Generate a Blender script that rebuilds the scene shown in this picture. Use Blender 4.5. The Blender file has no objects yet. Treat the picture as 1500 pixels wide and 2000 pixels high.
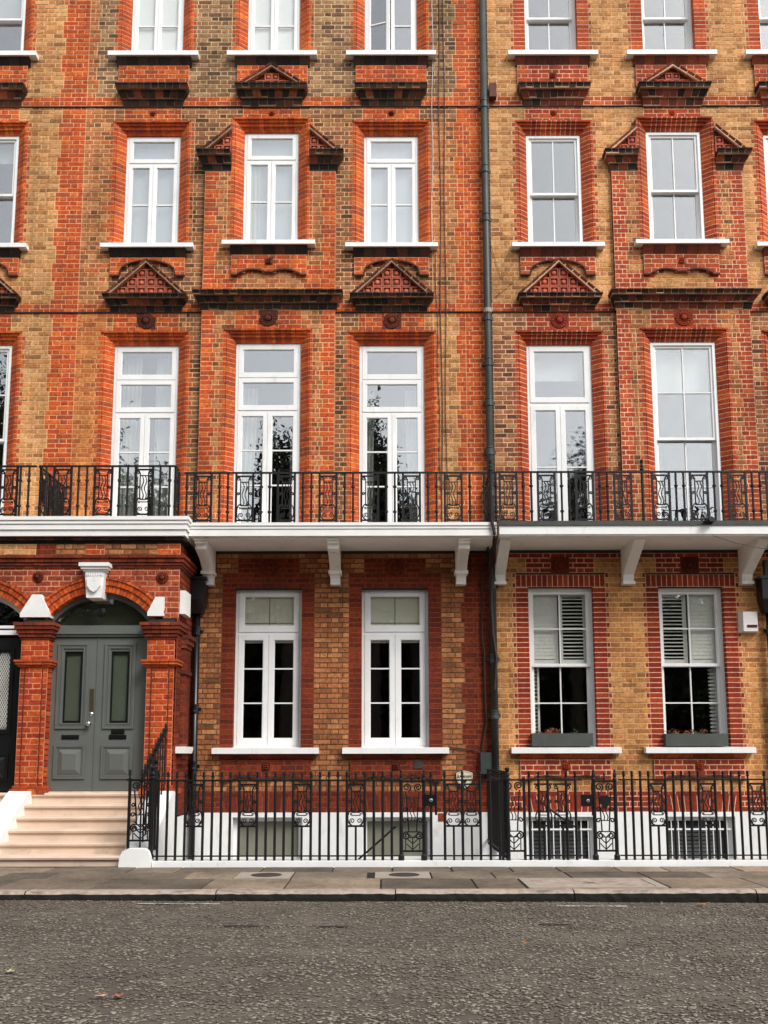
import bpy, math, random
import numpy as np
from mathutils import Matrix, Vector
random.seed(7); RNG = np.random.default_rng(7)
SC = bpy.context.scene; COL = SC.collection
R = math.radians

# ------------------------------------------------------------------ camera
CAM_D, CAM_H, PITCH = 14.7, 1.43, R(7.46)
cam = bpy.data.cameras.new("camera"); cam_o = bpy.data.objects.new("camera", cam); COL.objects.link(cam_o)
cam.sensor_fit = 'VERTICAL'; cam.sensor_height = 24.0; cam.lens = 21.42
cam.shift_y = 0.1231; cam.clip_end = 2000
cam_o.location = (0, -CAM_D, CAM_H)
cam_o.rotation_euler = (R(90) + PITCH, R(0.10), 0)
SC.camera = cam_o
# ------------------------------------------------------------------ sky, sun, exposure
SUN_EL, SUN_AZ = R(46), R(138)
world = bpy.data.worlds.new("World"); SC.world = world; world.use_nodes = True
wn = world.node_tree; wn.nodes.clear()
sky = wn.nodes.new('ShaderNodeTexSky'); sky.sky_type = 'NISHITA'; sky.sun_disc = False
sky.sun_elevation = SUN_EL; sky.sun_rotation = SUN_AZ; sky.air_density = 1.2; sky.dust_density = 1.5; sky.ozone_density = 1.0
hs = wn.nodes.new('ShaderNodeHueSaturation'); hs.inputs['Saturation'].default_value = 0.22
bg = wn.nodes.new('ShaderNodeBackground'); bg.inputs['Strength'].default_value = 0.115
wo = wn.nodes.new('ShaderNodeOutputWorld')
wn.links.new(sky.outputs[0], hs.inputs['Color']); wn.links.new(hs.outputs[0], bg.inputs[0]); wn.links.new(bg.outputs[0], wo.inputs[0])
sun = bpy.data.lights.new("sun", 'SUN'); sun.energy = 1.5; sun.angle = R(24); sun.color = (1, .965, .91)
sun_o = bpy.data.objects.new("sun", sun); COL.objects.link(sun_o)
sd = Vector((math.sin(SUN_AZ)*math.cos(SUN_EL), math.cos(SUN_AZ)*math.cos(SUN_EL), math.sin(SUN_EL)))
sun_o.rotation_euler = sd.to_track_quat('Z', 'Y').to_euler()
SC.view_settings.view_transform = 'Standard'; SC.view_settings.look = 'None'
SC.view_settings.exposure = 1.02; SC.view_settings.gamma = 1.0; SC.view_settings.use_curve_mapping = False

# ------------------------------------------------------------------ materials
def s2l(*c):
    return tuple(((v/255)/12.92 if v/255 <= .04045 else ((v/255+.055)/1.055)**2.4) for v in c)
MATS = {}
def newmat(name):
    m = bpy.data.materials.new(name); m.use_nodes = True
    nt = m.node_tree; b = nt.nodes['Principled BSDF']
    MATS[name] = m
    return m, nt, b
def N(nt, t, **kw):
    n = nt.nodes.new(t)
    for k, v in kw.items(): setattr(n, k, v)
    return n
def noise(nt, scale, detail=3, vec=None, rough=.55):
    n = N(nt, 'ShaderNodeTexNoise'); n.inputs['Scale'].default_value = scale; n.inputs['Detail'].default_value = detail
    n.inputs['Roughness'].default_value = rough
    if vec is not None: nt.links.new(vec, n.inputs['Vector'])
    return n.outputs['Fac']
def ramp(nt, src, a, b, lo, hi):
    r = N(nt, 'ShaderNodeMapRange'); r.inputs['From Min'].default_value = a; r.inputs['From Max'].default_value = b
    r.inputs['To Min'].default_value = lo; r.inputs['To Max'].default_value = hi
    nt.links.new(src, r.inputs['Value']); return r.outputs[0]
def mulcol(nt, col, fac):
    m = N(nt, 'ShaderNodeVectorMath', operation='SCALE'); nt.links.new(col, m.inputs[0]); nt.links.new(fac, m.inputs['Scale']); return m.outputs[0]
def mulv(nt, a, b):
    m = N(nt, 'ShaderNodeMath', operation='MULTIPLY'); nt.links.new(a, m.inputs[0]); nt.links.new(b, m.inputs[1]); return m.outputs[0]
def mixc(nt, fac, a, b):
    m = N(nt, 'ShaderNodeMix', data_type='RGBA'); nt.links.new(fac, m.inputs[0])
    for s, i in ((a, 6), (b, 7)):
        if isinstance(s, tuple): m.inputs[i].default_value = (*s, 1)
        else: nt.links.new(s, m.inputs[i])
    return m.outputs[2]
def bump(nt, b, h, st, dist):
    n = N(nt, 'ShaderNodeBump'); n.inputs['Strength'].default_value = st; n.inputs['Distance'].default_value = dist
    nt.links.new(h, n.inputs['Height']); nt.links.new(n.outputs[0], b.inputs['Normal'])
def pos(nt, scale=(1, 1, 1)):
    g = N(nt, 'ShaderNodeNewGeometry')
    mp = N(nt, 'ShaderNodeVectorMath', operation='MULTIPLY'); mp.inputs[1].default_value = scale
    nt.links.new(g.outputs['Position'], mp.inputs[0]); return mp.outputs[0]
def tinted(name, src, lo=.66, hi=1.25, pits=.5, rough=.88, bumpst=.5, stain=.66):
    """masonry: colour of each piece from its own tint (face attribute) or from the object colour"""
    m, nt, b = newmat(name)
    if src == 'obj': c = N(nt, 'ShaderNodeObjectInfo').outputs['Color']
    else:
        a = N(nt, 'ShaderNodeAttribute'); a.attribute_name = 'tint'; c = a.outputs['Color']
    p = pos(nt)
    n1 = noise(nt, 22, 4, p); f = ramp(nt, n1, .3, .7, lo, hi)
    n2 = noise(nt, 30, 5, pos(nt, (.7, 1, 1.4)), .72); pit = ramp(nt, n2, .55, .66, 1, pits)
    n4 = noise(nt, 1.0, 4, pos(nt, (8, 8, .35)), .6); stk = ramp(nt, n4, .5, .72, 1.03, .80)
    n3 = noise(nt, .9, 5, pos(nt, (1.6, 1.6, .55)), .65); st = ramp(nt, n3, .35, .62, stain, 1.06)
    c = mulcol(nt, c, mulv(nt, mulv(nt, f, pit), mulv(nt, st, stk)))
    nt.links.new(c, b.inputs['Base Color']); b.inputs['Roughness'].default_value = rough
    b.inputs['Specular IOR Level'].default_value = .25
    bump(nt, b, n2, bumpst, .006)
    return m
tinted('brick', 'geo', pits=.34); tinted('brick_piece', 'obj', pits=.34); tinted('mortar', 'geo', .78, 1.15, .8, .95, .6, .7)
tinted('terracotta', 'geo', .7, 1.2, .7, .8, .4, .6)
tinted('stone_slab', 'obj', .75, 1.15, .8, .85, .35, .62)
tinted('chips', 'geo', .8, 1.15, .85, .8, .2, .72)
def plain(name, col, rough=.6, var=.1, sc=6, metal=0., spec=.3, bst=0., bsc=40, dirt=None, dsc=(3, 3, .8), dlo=.58, dhi=.75):
    m, nt, b = newmat(name)
    rgb = N(nt, 'ShaderNodeRGB'); rgb.outputs[0].default_value = (*col, 1); c = rgb.outputs[0]
    f = ramp(nt, noise(nt, sc, 5, pos(nt)), .3, .7, 1-var, 1+var)
    c = mulcol(nt, c, f)
    if dirt:
        c = mixc(nt, ramp(nt, noise(nt, 1.3, 6, pos(nt, dsc), .7), dlo, dhi, 0, .8), c, dirt)
    nt.links.new(c, b.inputs['Base Color']); b.inputs['Roughness'].default_value = rough; b.inputs['Metallic'].default_value = metal
    b.inputs['Specular IOR Level'].default_value = spec
    if bst: bump(nt, b, noise(nt, bsc, 4, pos(nt)), bst, .006)
    return m
plain('white_paint', (.80, .80, .79), .45, .04, 3, dirt=(.5, .45, .38), dlo=.57, dhi=.85, dsc=(4, 4, 1.2))
plain('white_stone', (.78, .77, .75), .7, .06, 4, bst=.15, dirt=(.22, .18, .13), dlo=.60, dhi=.8, dsc=(2.5, 2.5, 1.6))
plain('white_cornice', (.80, .79, .77), .6, .05, 4, dirt=(.34, .30, .24), dlo=.66, dhi=.9, dsc=(1.6, 1.6, 4))
plain('stucco_white', (.79, .79, .78), .8, .05, 3, bst=.2, bsc=25, dirt=(.42, .38, .32), dlo=.56, dhi=.85, dsc=(3, 3, 1.5))
plain('soffit', (.86, .82, .76), .8, .06, 2, dirt=(.55, .48, .4))
plain('iron', (.006, .006, .0065), .5, .3, 20, spec=.3, bst=.15, bsc=90)
plain('cast_pipe', (.035, .042, .038), .5, .25, 4, spec=.4, dirt=(.09, .1, .085), dsc=(4, 4, .5))
plain('black_paint', (.005, .005, .0055), .35, .2, 5, spec=.5)
plain('grey_door_paint', (.115, .124, .114), .4, .08, 2, spec=.45)
plain('brass', (.55, .42, .26), .3, .15, 30, metal=1)
plain('chrome', (.6, .6, .58), .2, .1, 30, metal=1)
plain('step_stone', (.65, .50, .385), .75, .10, 3, bst=.2, bsc=60, dirt=(.33, .23, .16), dlo=.58, dhi=.8, dsc=(2, 2, 3))
plain('iron_plate', (.05, .042, .036), .6, .3, 30, bst=.5, bsc=60)
plain('pale_concrete', (.33, .285, .235), .85, .12, 8, bst=.3, dirt=(.3, .25, .2))
plain('asphalt', (.080, .066, .052), .9, .25, 7, spec=.3, bst=.25, bsc=60, dirt=(.135, .113, .09), dsc=(.7, 1.4, 1), dlo=.42, dhi=.62)
plain('asphalt_patch', (.03, .025, .02), .8, .3, 9, bst=.5)
plain('road_paint', (.55, .52, .46), .8, .3, 25, dirt=(.1, .09, .075), dsc=(9, 9, 9), dlo=.45, dhi=.55)
plain('lead_grey', (.055, .058, .052), .5, .2, 5)
plain('joint_dark', (.025, .021, .017), .95, .2, 10)
plain('slate_box', (.065, .072, .066), .55, .15, 3, dirt=(.12, .12, .11))
plain('utility_green', (.04, .05, .045), .5, .15, 4)
plain('plastic_white', (.78, .75, .72), .4, .03, 4)
plain('plastic_red', (.09, .01, .012), .35, .1, 4)
plain('plaque_cream', (.66, .60, .46), .5, .06, 8)
plain('plaque_ink', (.02, .016, .012), .5, .1, 8)
plain('cable_dark', (.03, .02, .016), .6, .2, 8)
plain('cable_rust', (.10, .035, .02), .7, .2, 8)
plain('cable_white', (.55, .5, .45), .6, .1, 8)
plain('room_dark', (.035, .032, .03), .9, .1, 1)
plain('blind_cream', (.80, .78, .64), .85, .05, 3)
plain('curtain_white', (.74, .73, .69), .85, .05, 3)
plain('net_grey', (.74, .77, .80), .85, .04, 3)
plain('blind_white', (.84, .84, .84), .8, .02, 2)
plain('shutter_white', (.88, .87, .82), .5, .03, 3)
plain('net_green', (.25, .265, .24), .8, .06, 3)
plain('frosted_grey', (.20, .20, .155), .25, .1, 3, spec=.5)
plain('dry_plant', (.24, .085, .04), .85, .4, 14)
plain('green_plant', (.05, .07, .035), .8, .4, 14)
plain('soil', (.05, .035, .025), .95, .3, 20)
plain('leaf_orange', (.42, .14, .06), .7, .2, 30)
plain('leaf_pink', (.55, .30, .20), .7, .2, 30)
plain('leaf_tan', (.5, .42, .28), .7, .2, 30)
plain('foliage', (.045, .058, .028), .7, .5, 1.2)
plain('foliage_b', (.035, .048, .022), .7, .5, 1.2)
plain('bark', (.07, .055, .04), .9, .3, 4, bst=.5)
plain('lawn', (.045, .06, .02), .95, .4, 2)
plain('paving_plain', (.22, .2, .17), .9, .2, 3)
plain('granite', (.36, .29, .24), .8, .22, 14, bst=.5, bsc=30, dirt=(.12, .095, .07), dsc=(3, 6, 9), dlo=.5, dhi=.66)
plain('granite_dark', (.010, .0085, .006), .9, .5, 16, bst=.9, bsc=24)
def glass(name, fac, tint=(1, 1, 1), wob=.012, wsc=1.7):
    m, nt, b = newmat(name); nt.nodes.remove(b)
    out = nt.nodes['Material Output']
    gl = N(nt, 'ShaderNodeBsdfGlossy'); gl.inputs['Roughness'].default_value = 0.0
    bp = N(nt, 'ShaderNodeBump'); bp.inputs['Strength'].default_value = .35; bp.inputs['Distance'].default_value = wob
    nt.links.new(noise(nt, wsc, 2, pos(nt, (1, 1, 1.5))), bp.inputs['Height']); nt.links.new(bp.outputs[0], gl.inputs['Normal'])
    tr = N(nt, 'ShaderNodeBsdfTransparent'); tr.inputs[0].default_value = (*tint, 1)
    mx = N(nt, 'ShaderNodeMixShader'); mx.inputs[0].default_value = fac
    nt.links.new(tr.outputs[0], mx.inputs[1]); nt.links.new(gl.outputs[0], mx.inputs[2]); nt.links.new(mx.outputs[0], out.inputs['Surface'])
glass('glass', .33, (.93, .95, .94), .004); glass('glass_old', .28, (.93, .95, .94), .02, 2.6)
glass('glass_gf', .15, (.97, .98, .97), .004); glass('glass_r', .25, (.93, .95, .94), .008, 2.0)
glass('glass_door', .14, (.82, .84, .80), .01, 5)

# ------------------------------------------------------------------ mesh helpers
class MB:
    def __init__(s): s.v = []; s.f = []; s.t = []
    def face(s, idx, t=None): s.f.append(idx); s.t.append(t or (1, 1, 1))
    def hexa(s, P, t=None, back=True):
        """P: 8 points, 0-3 front (-y) ring counter-clockwise seen from the front, 4-7 back ring"""
        i = len(s.v); s.v += P
        fs = [(0, 1, 2, 3), (0, 4, 5, 1), (1, 5, 6, 2), (2, 6, 7, 3), (3, 7, 4, 0)]
        if back: fs.append((7, 6, 5, 4))
        for f in fs: s.face(tuple(i+k for k in f), t)
    def box(s, x0, x1, y0, y1, z0, z1, t=None, back=True):
        s.hexa([(x0, y0, z0), (x1, y0, z0), (x1, y0, z1), (x0, y0, z1), (x0, y1, z0), (x1, y1, z0), (x1, y1, z1), (x0, y1, z1)], t, back)
        return s
    def prism(s, poly, a, b, axis='y', t=None):
        """poly: 2d outline; axis y -> (x,z), axis x -> (y,z), axis z -> (x,y)"""
        n = len(poly); i = len(s.v)
        def P(p, d):
            return (p[0], d, p[1]) if axis == 'y' else ((d, p[0], p[1]) if axis == 'x' else (p[0], p[1], d))
        s.v += [P(p, a) for p in poly] + [P(p, b) for p in poly]
        s.face(tuple(range(i, i+n)), t); s.face(tuple(range(i+2*n-1, i+n-1, -1)), t)
        for k in range(n):
            k2 = (k+1) % n; s.face((i+k, i+n+k, i+n+k2, i+k2), t)
        return s
    def loft(s, A, B, t=None, caps=True):
        n = len(A); i = len(s.v); s.v += list(A)+list(B)
        for k in range(n):
            k2 = (k+1) % n; s.face((i+k, i+n+k, i+n+k2, i+k2), t)
        if caps: s.face(tuple(range(i, i+n)), t); s.face(tuple(range(i+2*n-1, i+n-1, -1)), t)
    def tube(s, pts, r, n=6, t=None, flat=None):
        pts = [Vector(p) for p in pts]; i0 = len(s.v); m = len(pts)
        for k, p in enumerate(pts):
            d = (pts[min(k+1, m-1)]-pts[max(k-1, 0)])
            if d.length < 1e-9: d = Vector((0, 0, 1))
            d.normalize()
            u = Vector((0, 1, 0)) if abs(d.y) < .9 else Vector((1, 0, 0))
            a = d.cross(u).normalized(); b = d.cross(a).normalized()
            for q in range(n):
                an = 2*math.pi*(q+.5)/n
                ra = r[k] if isinstance(r, (list, tuple)) else r
                v = p+a*(math.cos(an)*ra)+b*(math.sin(an)*(flat if flat else ra)); s.v.append(tuple(v))
        for k in range(m-1):
            for q in range(n):
                q2 = (q+1) % n; a = i0+k*n
                s.face((a+q, a+q2, a+n+q2, a+n+q), t)
        s.face(tuple(i0+q for q in reversed(range(n))), t); s.face(tuple(i0+(m-1)*n+q for q in range(n)), t)
        return s
    def lathe(s, prof, c=(0, 0, 0), n=10, axis='z', t=None):
        i = len(s.v); m = len(prof)
        for (r, h) in prof:
            for q in range(n):
                a = 2*math.pi*q/n; x, y = r*math.cos(a), r*math.sin(a)
                s.v.append((c[0]+x, c[1]+y, c[2]+h) if axis == 'z' else (c[0]+x, c[1]-h, c[2]+y))
        for k in range(m-1):
            for q in range(n):
                q2 = (q+1) % n; s.face((i+k*n+q, i+k*n+q2, i+(k+1)*n+q2, i+(k+1)*n+q), t)
        s.face(tuple(i+q for q in reversed(range(n))), t); s.face(tuple(i+(m-1)*n+q for q in range(n)), t)
        return s
    def mesh(s, name, mat, smooth=False, fix=True):
        me = bpy.data.meshes.new(name); me.from_pydata(s.v, [], s.f)
        a = me.attributes.new('tint', 'FLOAT_COLOR', 'FACE')
        a.data.foreach_set('color', np.array([(*c, 1) for c in s.t], dtype=np.float32).ravel())
        me.materials.append(MATS[mat])
        if fix:
            import bmesh
            bm = bmesh.new(); bm.from_mesh(me); bmesh.ops.recalc_face_normals(bm, faces=bm.faces); bm.to_mesh(me); bm.free()
        if smooth: me.polygons.foreach_set('use_smooth', [True]*len(me.polygons))
        me.update(); return me
    def build(s, name, mat, parent=None, smooth=False, label=None, kind=None):
        o = put(name, s.mesh(name, mat, smooth), parent)
        if label: o['label'] = label
        if kind: o['kind'] = kind
        return o
WLOC = {}
def put(name, me, parent=None, loc=(0, 0, 0), rot=None):
    """loc is in world coordinates; parents are never rotated unless their children are given local loc"""
    o = bpy.data.objects.new(name, me); COL.objects.link(o)
    pl = Vector((0, 0, 0))
    if parent is not None:
        o.parent = parent; pl = WLOC.get(parent.name, Vector((0, 0, 0)))
    o.location = Vector(loc)-pl; WLOC[o.name] = Vector(loc)
    if me is not None and parent is not None and loc == (0, 0, 0): pass
    if rot: o.rotation_euler = rot
    return o
def thing(name, label, cat, loc=(0, 0, 0), group=None):
    o = put(name, None, None, loc); o.empty_display_size = .2
    return tag(o, label, cat, group)
def tag(o, label=None, cat=None, group=None, kind=None):
    if label: o['label'] = label
    if cat: o['category'] = cat
    if group: o['group'] = group
    if kind: o['kind'] = kind
    return o
def struct(name, mb, mat):
    o = mb.build(name, mat); o['kind'] = 'structure'; return o
def npmesh(name, V, F, mat, tint=None):
    me = bpy.data.meshes.new(name); k = F.shape[1]
    me.vertices.add(len(V)); me.vertices.foreach_set('co', V.astype(np.float32).ravel())
    me.loops.add(F.size); me.loops.foreach_set('vertex_index', F.astype(np.int32).ravel())
    me.polygons.add(len(F)); me.polygons.foreach_set('loop_start', np.arange(0, F.size, k, dtype=np.int32))
    me.update(calc_edges=True)
    if tint is not None:
        a = me.attributes.new('tint', 'FLOAT_COLOR', 'FACE'); a.data.foreach_set('color', tint.astype(np.float32).ravel())
    me.materials.append(MATS[mat]); return me

# ------------------------------------------------------------------ brick palettes (albedo)
def al(r, g, b, k=1.10): c = s2l(r, g, b); return tuple(min(.8, v*k) for v in c)
PAL = {
 'red':    ([al(196,87,36), al(190,79,33), al(182,75,33), al(202,98,43), al(173,70,34), al(161,75,47)], al(218,156,112)),
 'redw':   ([al(178,75,35), al(172,68,32), al(164,64,31), al(186,86,40), al(154,59,32)], al(220,176,146)),
 'redg':   ([al(146,50,26), al(136,46,25), al(154,59,30), al(128,44,25)], al(222,176,148)),
 'darkred':([al(115,44,25), al(106,40,23), al(122,51,27), al(98,38,23)], al(140,70,46)),
 'porchred':([al(186,77,33), al(176,66,29), al(164,61,29), al(194,88,37), al(152,55,30)], al(212,136,98)),
 'porchdk':([al(160,70,43), al(148,62,39), al(168,78,48), al(134,56,39)], al(196,140,106)),
 'yellow': ([al(201,145,92), al(195,138,85), al(187,130,78), al(205,153,101), al(176,119,72), al(201,145,92), al(195,138,85), al(187,130,78), al(205,153,101), al(176,119,72), al(151,103,64)], al(218,174,126)),
 'stock':  ([al(181,116,72), al(172,107,66), al(164,100,61), al(189,126,80), al(146,91,57), al(181,116,72), al(172,107,66), al(164,100,61), al(189,126,80), al(146,91,57), al(115,76,49), al(182,95,51)], al(218,168,120)),
 'brown':  ([al(142,97,66), al(131,86,60), al(153,106,72), al(115,77,55), al(105,70,52), al(151,98,63), al(142,97,66), al(131,86,60), al(153,106,72), al(115,77,55), al(105,70,52), al(151,98,63), al(86,60,43)], al(216,170,124)),
 'grey':   ([al(138,103,72), al(124,92,65), al(151,114,81), al(109,79,60), al(161,125,90), al(138,103,72), al(124,92,65), al(151,114,81), al(109,79,60), al(161,125,90), al(89,66,49)], al(206,172,132)),
 'orange': ([al(196,120,64), al(190,110,57), al(182,102,54), al(200,128,71), al(165,95,55)], al(212,152,100)),
 'mixed':  ([al(155,98,63), al(141,85,56), al(167,111,71), al(128,77,53), al(178,128,83), al(155,98,63), al(141,85,56), al(167,111,71), al(128,77,53), al(178,128,83), al(95,60,43)], al(222,182,146)),
 'gf':     ([al(181,117,75), al(171,107,67), al(161,98,62), al(189,128,83), al(147,92,59), al(181,117,75), al(171,107,67), al(161,98,62), al(189,128,83), al(147,92,59), al(125,82,53)], al(104,70,45)),
 'ochre':  ([al(199,139,84), al(192,131,78), al(184,123,71), al(203,148,93), al(172,112,67), al(199,139,84), al(192,131,78), al(184,123,71), al(203,148,93), al(172,112,67), al(155,105,62)], al(214,168,116)),
 'soot':   ([al(56,42,33), al(45,35,28), al(66,48,35), al(39,31,26), al(83,51,35)], al(140,108,82)),
 'sootred':([al(124,58,38), al(110,52,35), al(96,48,35), al(136,64,40)], al(200,158,132)),
 'pedred': ([al(140,68,44), al(126,59,39), al(152,77,49), al(110,54,39)], al(206,166,138)),
}
def pick(ty):
    c = random.choice(PAL[ty][0]); g = random.uniform(.92, 1.07); return tuple(v*g for v in c)
C = .082; S, H = .243, .122; GV = .0060; GH = .0070
class House:
    def __init__(s, root): s.root = root; s.B = MB(); s.M = MB(); s.cand = []
def lay(hs_, x0, x1, y, ty, z0, k, depth=.03, piece=True, proud=0):
    """one course segment of bricks between x0 and x1 with its mortar bed"""
    mort = PAL[ty][1]; B, M = hs_.B, hs_.M
    i = len(M.v); ym = y+.0012
    M.v += [(x0, ym, z0), (x1, ym, z0), (x1, ym, z0+C), (x0, ym, z0+C)]; g = random.uniform(.92, 1.06); M.face((i, i+1, i+2, i+3), tuple(v*g for v in mort))
    off = (S+H)/2 if k % 2 else 0
    n0 = math.floor((x0-off)/(S+H))-1; bs = []; x = off+n0*(S+H)
    while x < x1+.5:
        bs += [(x, x+S), (x+S, x+S+H)]; x += S+H
    cells = []
    for a, b in bs:
        a2, b2 = max(a, x0), min(b, x1)
        if b2-a2 > .004: cells.append([a2, b2, a2 == a and b2 == b and b-a > .2])
    j = 0
    while j < len(cells) and len(cells) > 1:
        if cells[j][1]-cells[j][0] < .05:
            if j > 0 and (cells[j-1][1]-cells[j-1][0] < .2 or j == len(cells)-1): cells[j-1][1] = cells[j][1]; cells[j-1][2] = False; cells.pop(j); continue
            elif j < len(cells)-1: cells[j+1][0] = cells[j][0]; cells[j+1][2] = False; cells.pop(j); continue
        j += 1
    for a, b, full in cells:
        yy = y-proud-.003+random.uniform(-.0025, .002); c = pick(ty)
        if full and piece:
            hs_.cand.append(((a+b)/2, yy, z0+C/2, c)); continue
        brick(B, a+GV, b-GV, yy, y+depth, z0+GH, z0+C-GH, c)
def brick(B, x0, x1, y0, y1, z0, z1, c):
    e = .0022; j = [random.uniform(-.002, .002) for _ in range(4)]
    B.hexa([(x0+e, y0+j[0], z0+e), (x1-e, y0+j[1], z0+e), (x1-e, y0+j[2], z1-e), (x0+e, y0+j[3], z1-e),
            (x0, y1, z0), (x1, y1, z0), (x1, y1, z1), (x0, y1, z1)], c, back=False)
def wall(hs_, xa, xb, za, zb, y, holes, base, over, depth=.03, piece=True):
    k = math.ceil(za/C-1e-6)
    while (k+1)*C <= zb+1e-6:
        z0 = k*C; zm = z0+C/2
        free = [(xa, xb)]
        for (hx0, hx1, hz0, hz1) in holes:
            if hz0 < zm < hz1:
                nf = []
                for a, b in free:
                    if hx1 <= a or hx0 >= b: nf.append((a, b)); continue
                    if hx0 > a: nf.append((a, hx0))
                    if hx1 < b: nf.append((hx1, b))
                free = nf
        for a, b in free:
            segs = [(a, b, base(zm) if callable(base) else base)]
            for (ox0, ox1, oz0, oz1, ty, amp, per) in over:
                if not (oz0 < zm < oz1): continue
                if amp:
                    d = amp if (k//per) % 2 else 0; q0, q1 = ox0-d, ox1+d
                else: q0, q1 = ox0, ox1
                ns = []
                for s0, s1, t in segs:
                    if q1 <= s0 or q0 >= s1: ns.append((s0, s1, t)); continue
                    if q0 > s0: ns.append((s0, q0, t))
                    ns.append((max(s0, q0), min(s1, q1), ty))
                    if q1 < s1: ns.append((q1, s1, t))
                segs = ns
            for s0, s1, t in segs:
                if s1-s0 > .012: lay(hs_, s0, s1, y, t, z0, k, depth, piece)
        k += 1
def core(mb, xa, xb, za, zb, y0, y1, holes):
    """solid wall core with openings, cut into a grid of boxes"""
    xs = sorted({xa, xb, *[h for q in holes for h in q[:2] if xa < h < xb]}); zs = sorted({za, zb, *[h for q in holes for h in q[2:] if za < h < zb]})
    for i in range(len(xs)-1):
        run = None
        for j in range(len(zs)-1):
            xm, zm = (xs[i]+xs[i+1])/2, (zs[j]+zs[j+1])/2
            if any(q[0] < xm < q[1] and q[2] < zm < q[3] for q in holes):
                if run is not None: mb.box(xs[i], xs[i+1], y0, y1, run, zs[j]); run = None
            elif run is None: run = zs[j]
        if run is not None: mb.box(xs[i], xs[i+1], y0, y1, run, zb)
PLATE_CACHE = {}
def finish(hs_, label_bits=None, limit=300):
    """the largest-showing full bricks become parts of their own, the rest one part"""
    def area(c):
        x, y, z, _ = c; d = CAM_D+y; zc = d*math.cos(PITCH)+(z-CAM_H)*math.sin(PITCH)
        return 1/zc**2 if abs(x/zc) < .43 and z < 14.8 else 0
    hs_.cand.sort(key=lambda c: -area(c))
    for n, (x, y, z, c) in enumerate(hs_.cand):
        x0, x1, z0, z1 = x-S/2+GV, x+S/2-GV, z-C/2+GH, z+C/2-GH
        if n < limit and area((x, y, z, c)) > 0:
            if 'me' not in PLATE_CACHE:
                b = MB(); e = .0022; w, h = S/2-GV, C/2-GH
                b.hexa([(-w+e, 0, -h+e), (w-e, 0, -h+e), (w-e, 0, h-e), (-w+e, 0, h-e), (-w, .035, -h), (w, .035, -h), (w, .035, h), (-w, .035, h)], (1, 1, 1), back=False)
                PLATE_CACHE['me'] = b.mesh('brick', 'brick_piece', fix=False)
            o = put('brick', PLATE_CACHE['me'], hs_.root, (x, y, z), (random.uniform(-.008, .008), random.uniform(-.004, .004), random.uniform(-.012, .012)))
            o.color = (*c, 1)
        else:
            brick(hs_.B, x0, x1, y, y+.035, z0, z1, c)
    hs_.B.build('brickwork', 'brick', hs_.root, kind='stuff')
    hs_.M.build('mortar', 'mortar', hs_.root)

# jamb and head profiles: (distance outside the opening, depth)
SPLAY = [(.20, -.006), (.158, -.006), (.150, .012), (.138, .002), (.0, .105), (.0, .235), (.20, .235)]
HEADP = [(.20, -.022), (.170, -.022), (.160, .008), (.128, .012), (.118, .04), (.075, .046), (.066, .078), (.0, .105), (.0, .235), (.20, .235)]
FLAT = [(.20, -.001), (.0, -.001), (.0, .235), (.20, .235)]
def jambs(hs_, cx, hw, z0, z1, y, ty, prof, ztop=None):
    for s in (-1, 1):
        P = [(cx+s*(hw+u), y+d) for u, d in prof]
        Q = [(cx+s*(hw+u+(.0015 if u < .19 else 0)), y+d+(.0025 if d < .2 else 0)) for u, d in prof]
        z1 = ztop if ztop else z1
        hs_.M.prism(Q, z0, z1, 'z', PAL[ty][1])
        k = math.ceil(z0/C-.5)
        while k*C < z1-.02:
            a, b = max(k*C, z0)+GH, min((k+1)*C, z1)-GH; k += 1
            if b-a > .015: hs_.B.prism(P, a, b, 'z', pick(ty))
def head(hs_, cx, hw, z1, y, ty, prof, step=.085, mort=None):
    """moulded brick head, mitred at its ends"""
    n = max(3, round(2*hw/step)); m = mort or PAL[ty][1]
    def sec(xe, sgn, off=0): return [(xe+sgn*u, y+d+(off if d < .2 else 0), z1+u+(.004 if off and u < .19 else 0)) for u, d in prof]
    hs_.M.loft(sec(cx-hw, -1, .0028), sec(cx+hw, 1, .0028), m)
    xs = [cx-hw+2*hw*i/n for i in range(n+1)]
    for i in range(n):
        a, b = xs[i]+.0055, xs[i+1]-.0055
        hs_.B.loft(sec(a if i else cx-hw+.003, -1 if i == 0 else 0), sec(b if i < n-1 else cx+hw-.003, 1 if i == n-1 else 0), pick(ty))
def soldiers(hs_, x0, x1, z0, z1, y, ty, step=.085, fan=0, mort=None):
    n = max(2, round((x1-x0)/step)); cx = (x0+x1)/2
    hs_.M.box(x0, x1, y+.0015, y+.03, z0, z1, mort or PAL[ty][1])
    for i in range(n):
        a, b = x0+(x1-x0)*i/n+.006, x0+(x1-x0)*(i+1)/n-.006
        fa, fb = (a-cx)*fan, (b-cx)*fan; c = pick(ty)
        hs_.B.hexa([(a, y, z0+.004), (b, y, z0+.004), (b+fb, y, z1-.004), (a+fa, y, z1-.004), (a, y+.03, z0+.004), (b, y+.03, z0+.004), (b+fb, y+.03, z1-.004), (a+fa, y+.03, z1-.004)], c)
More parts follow.
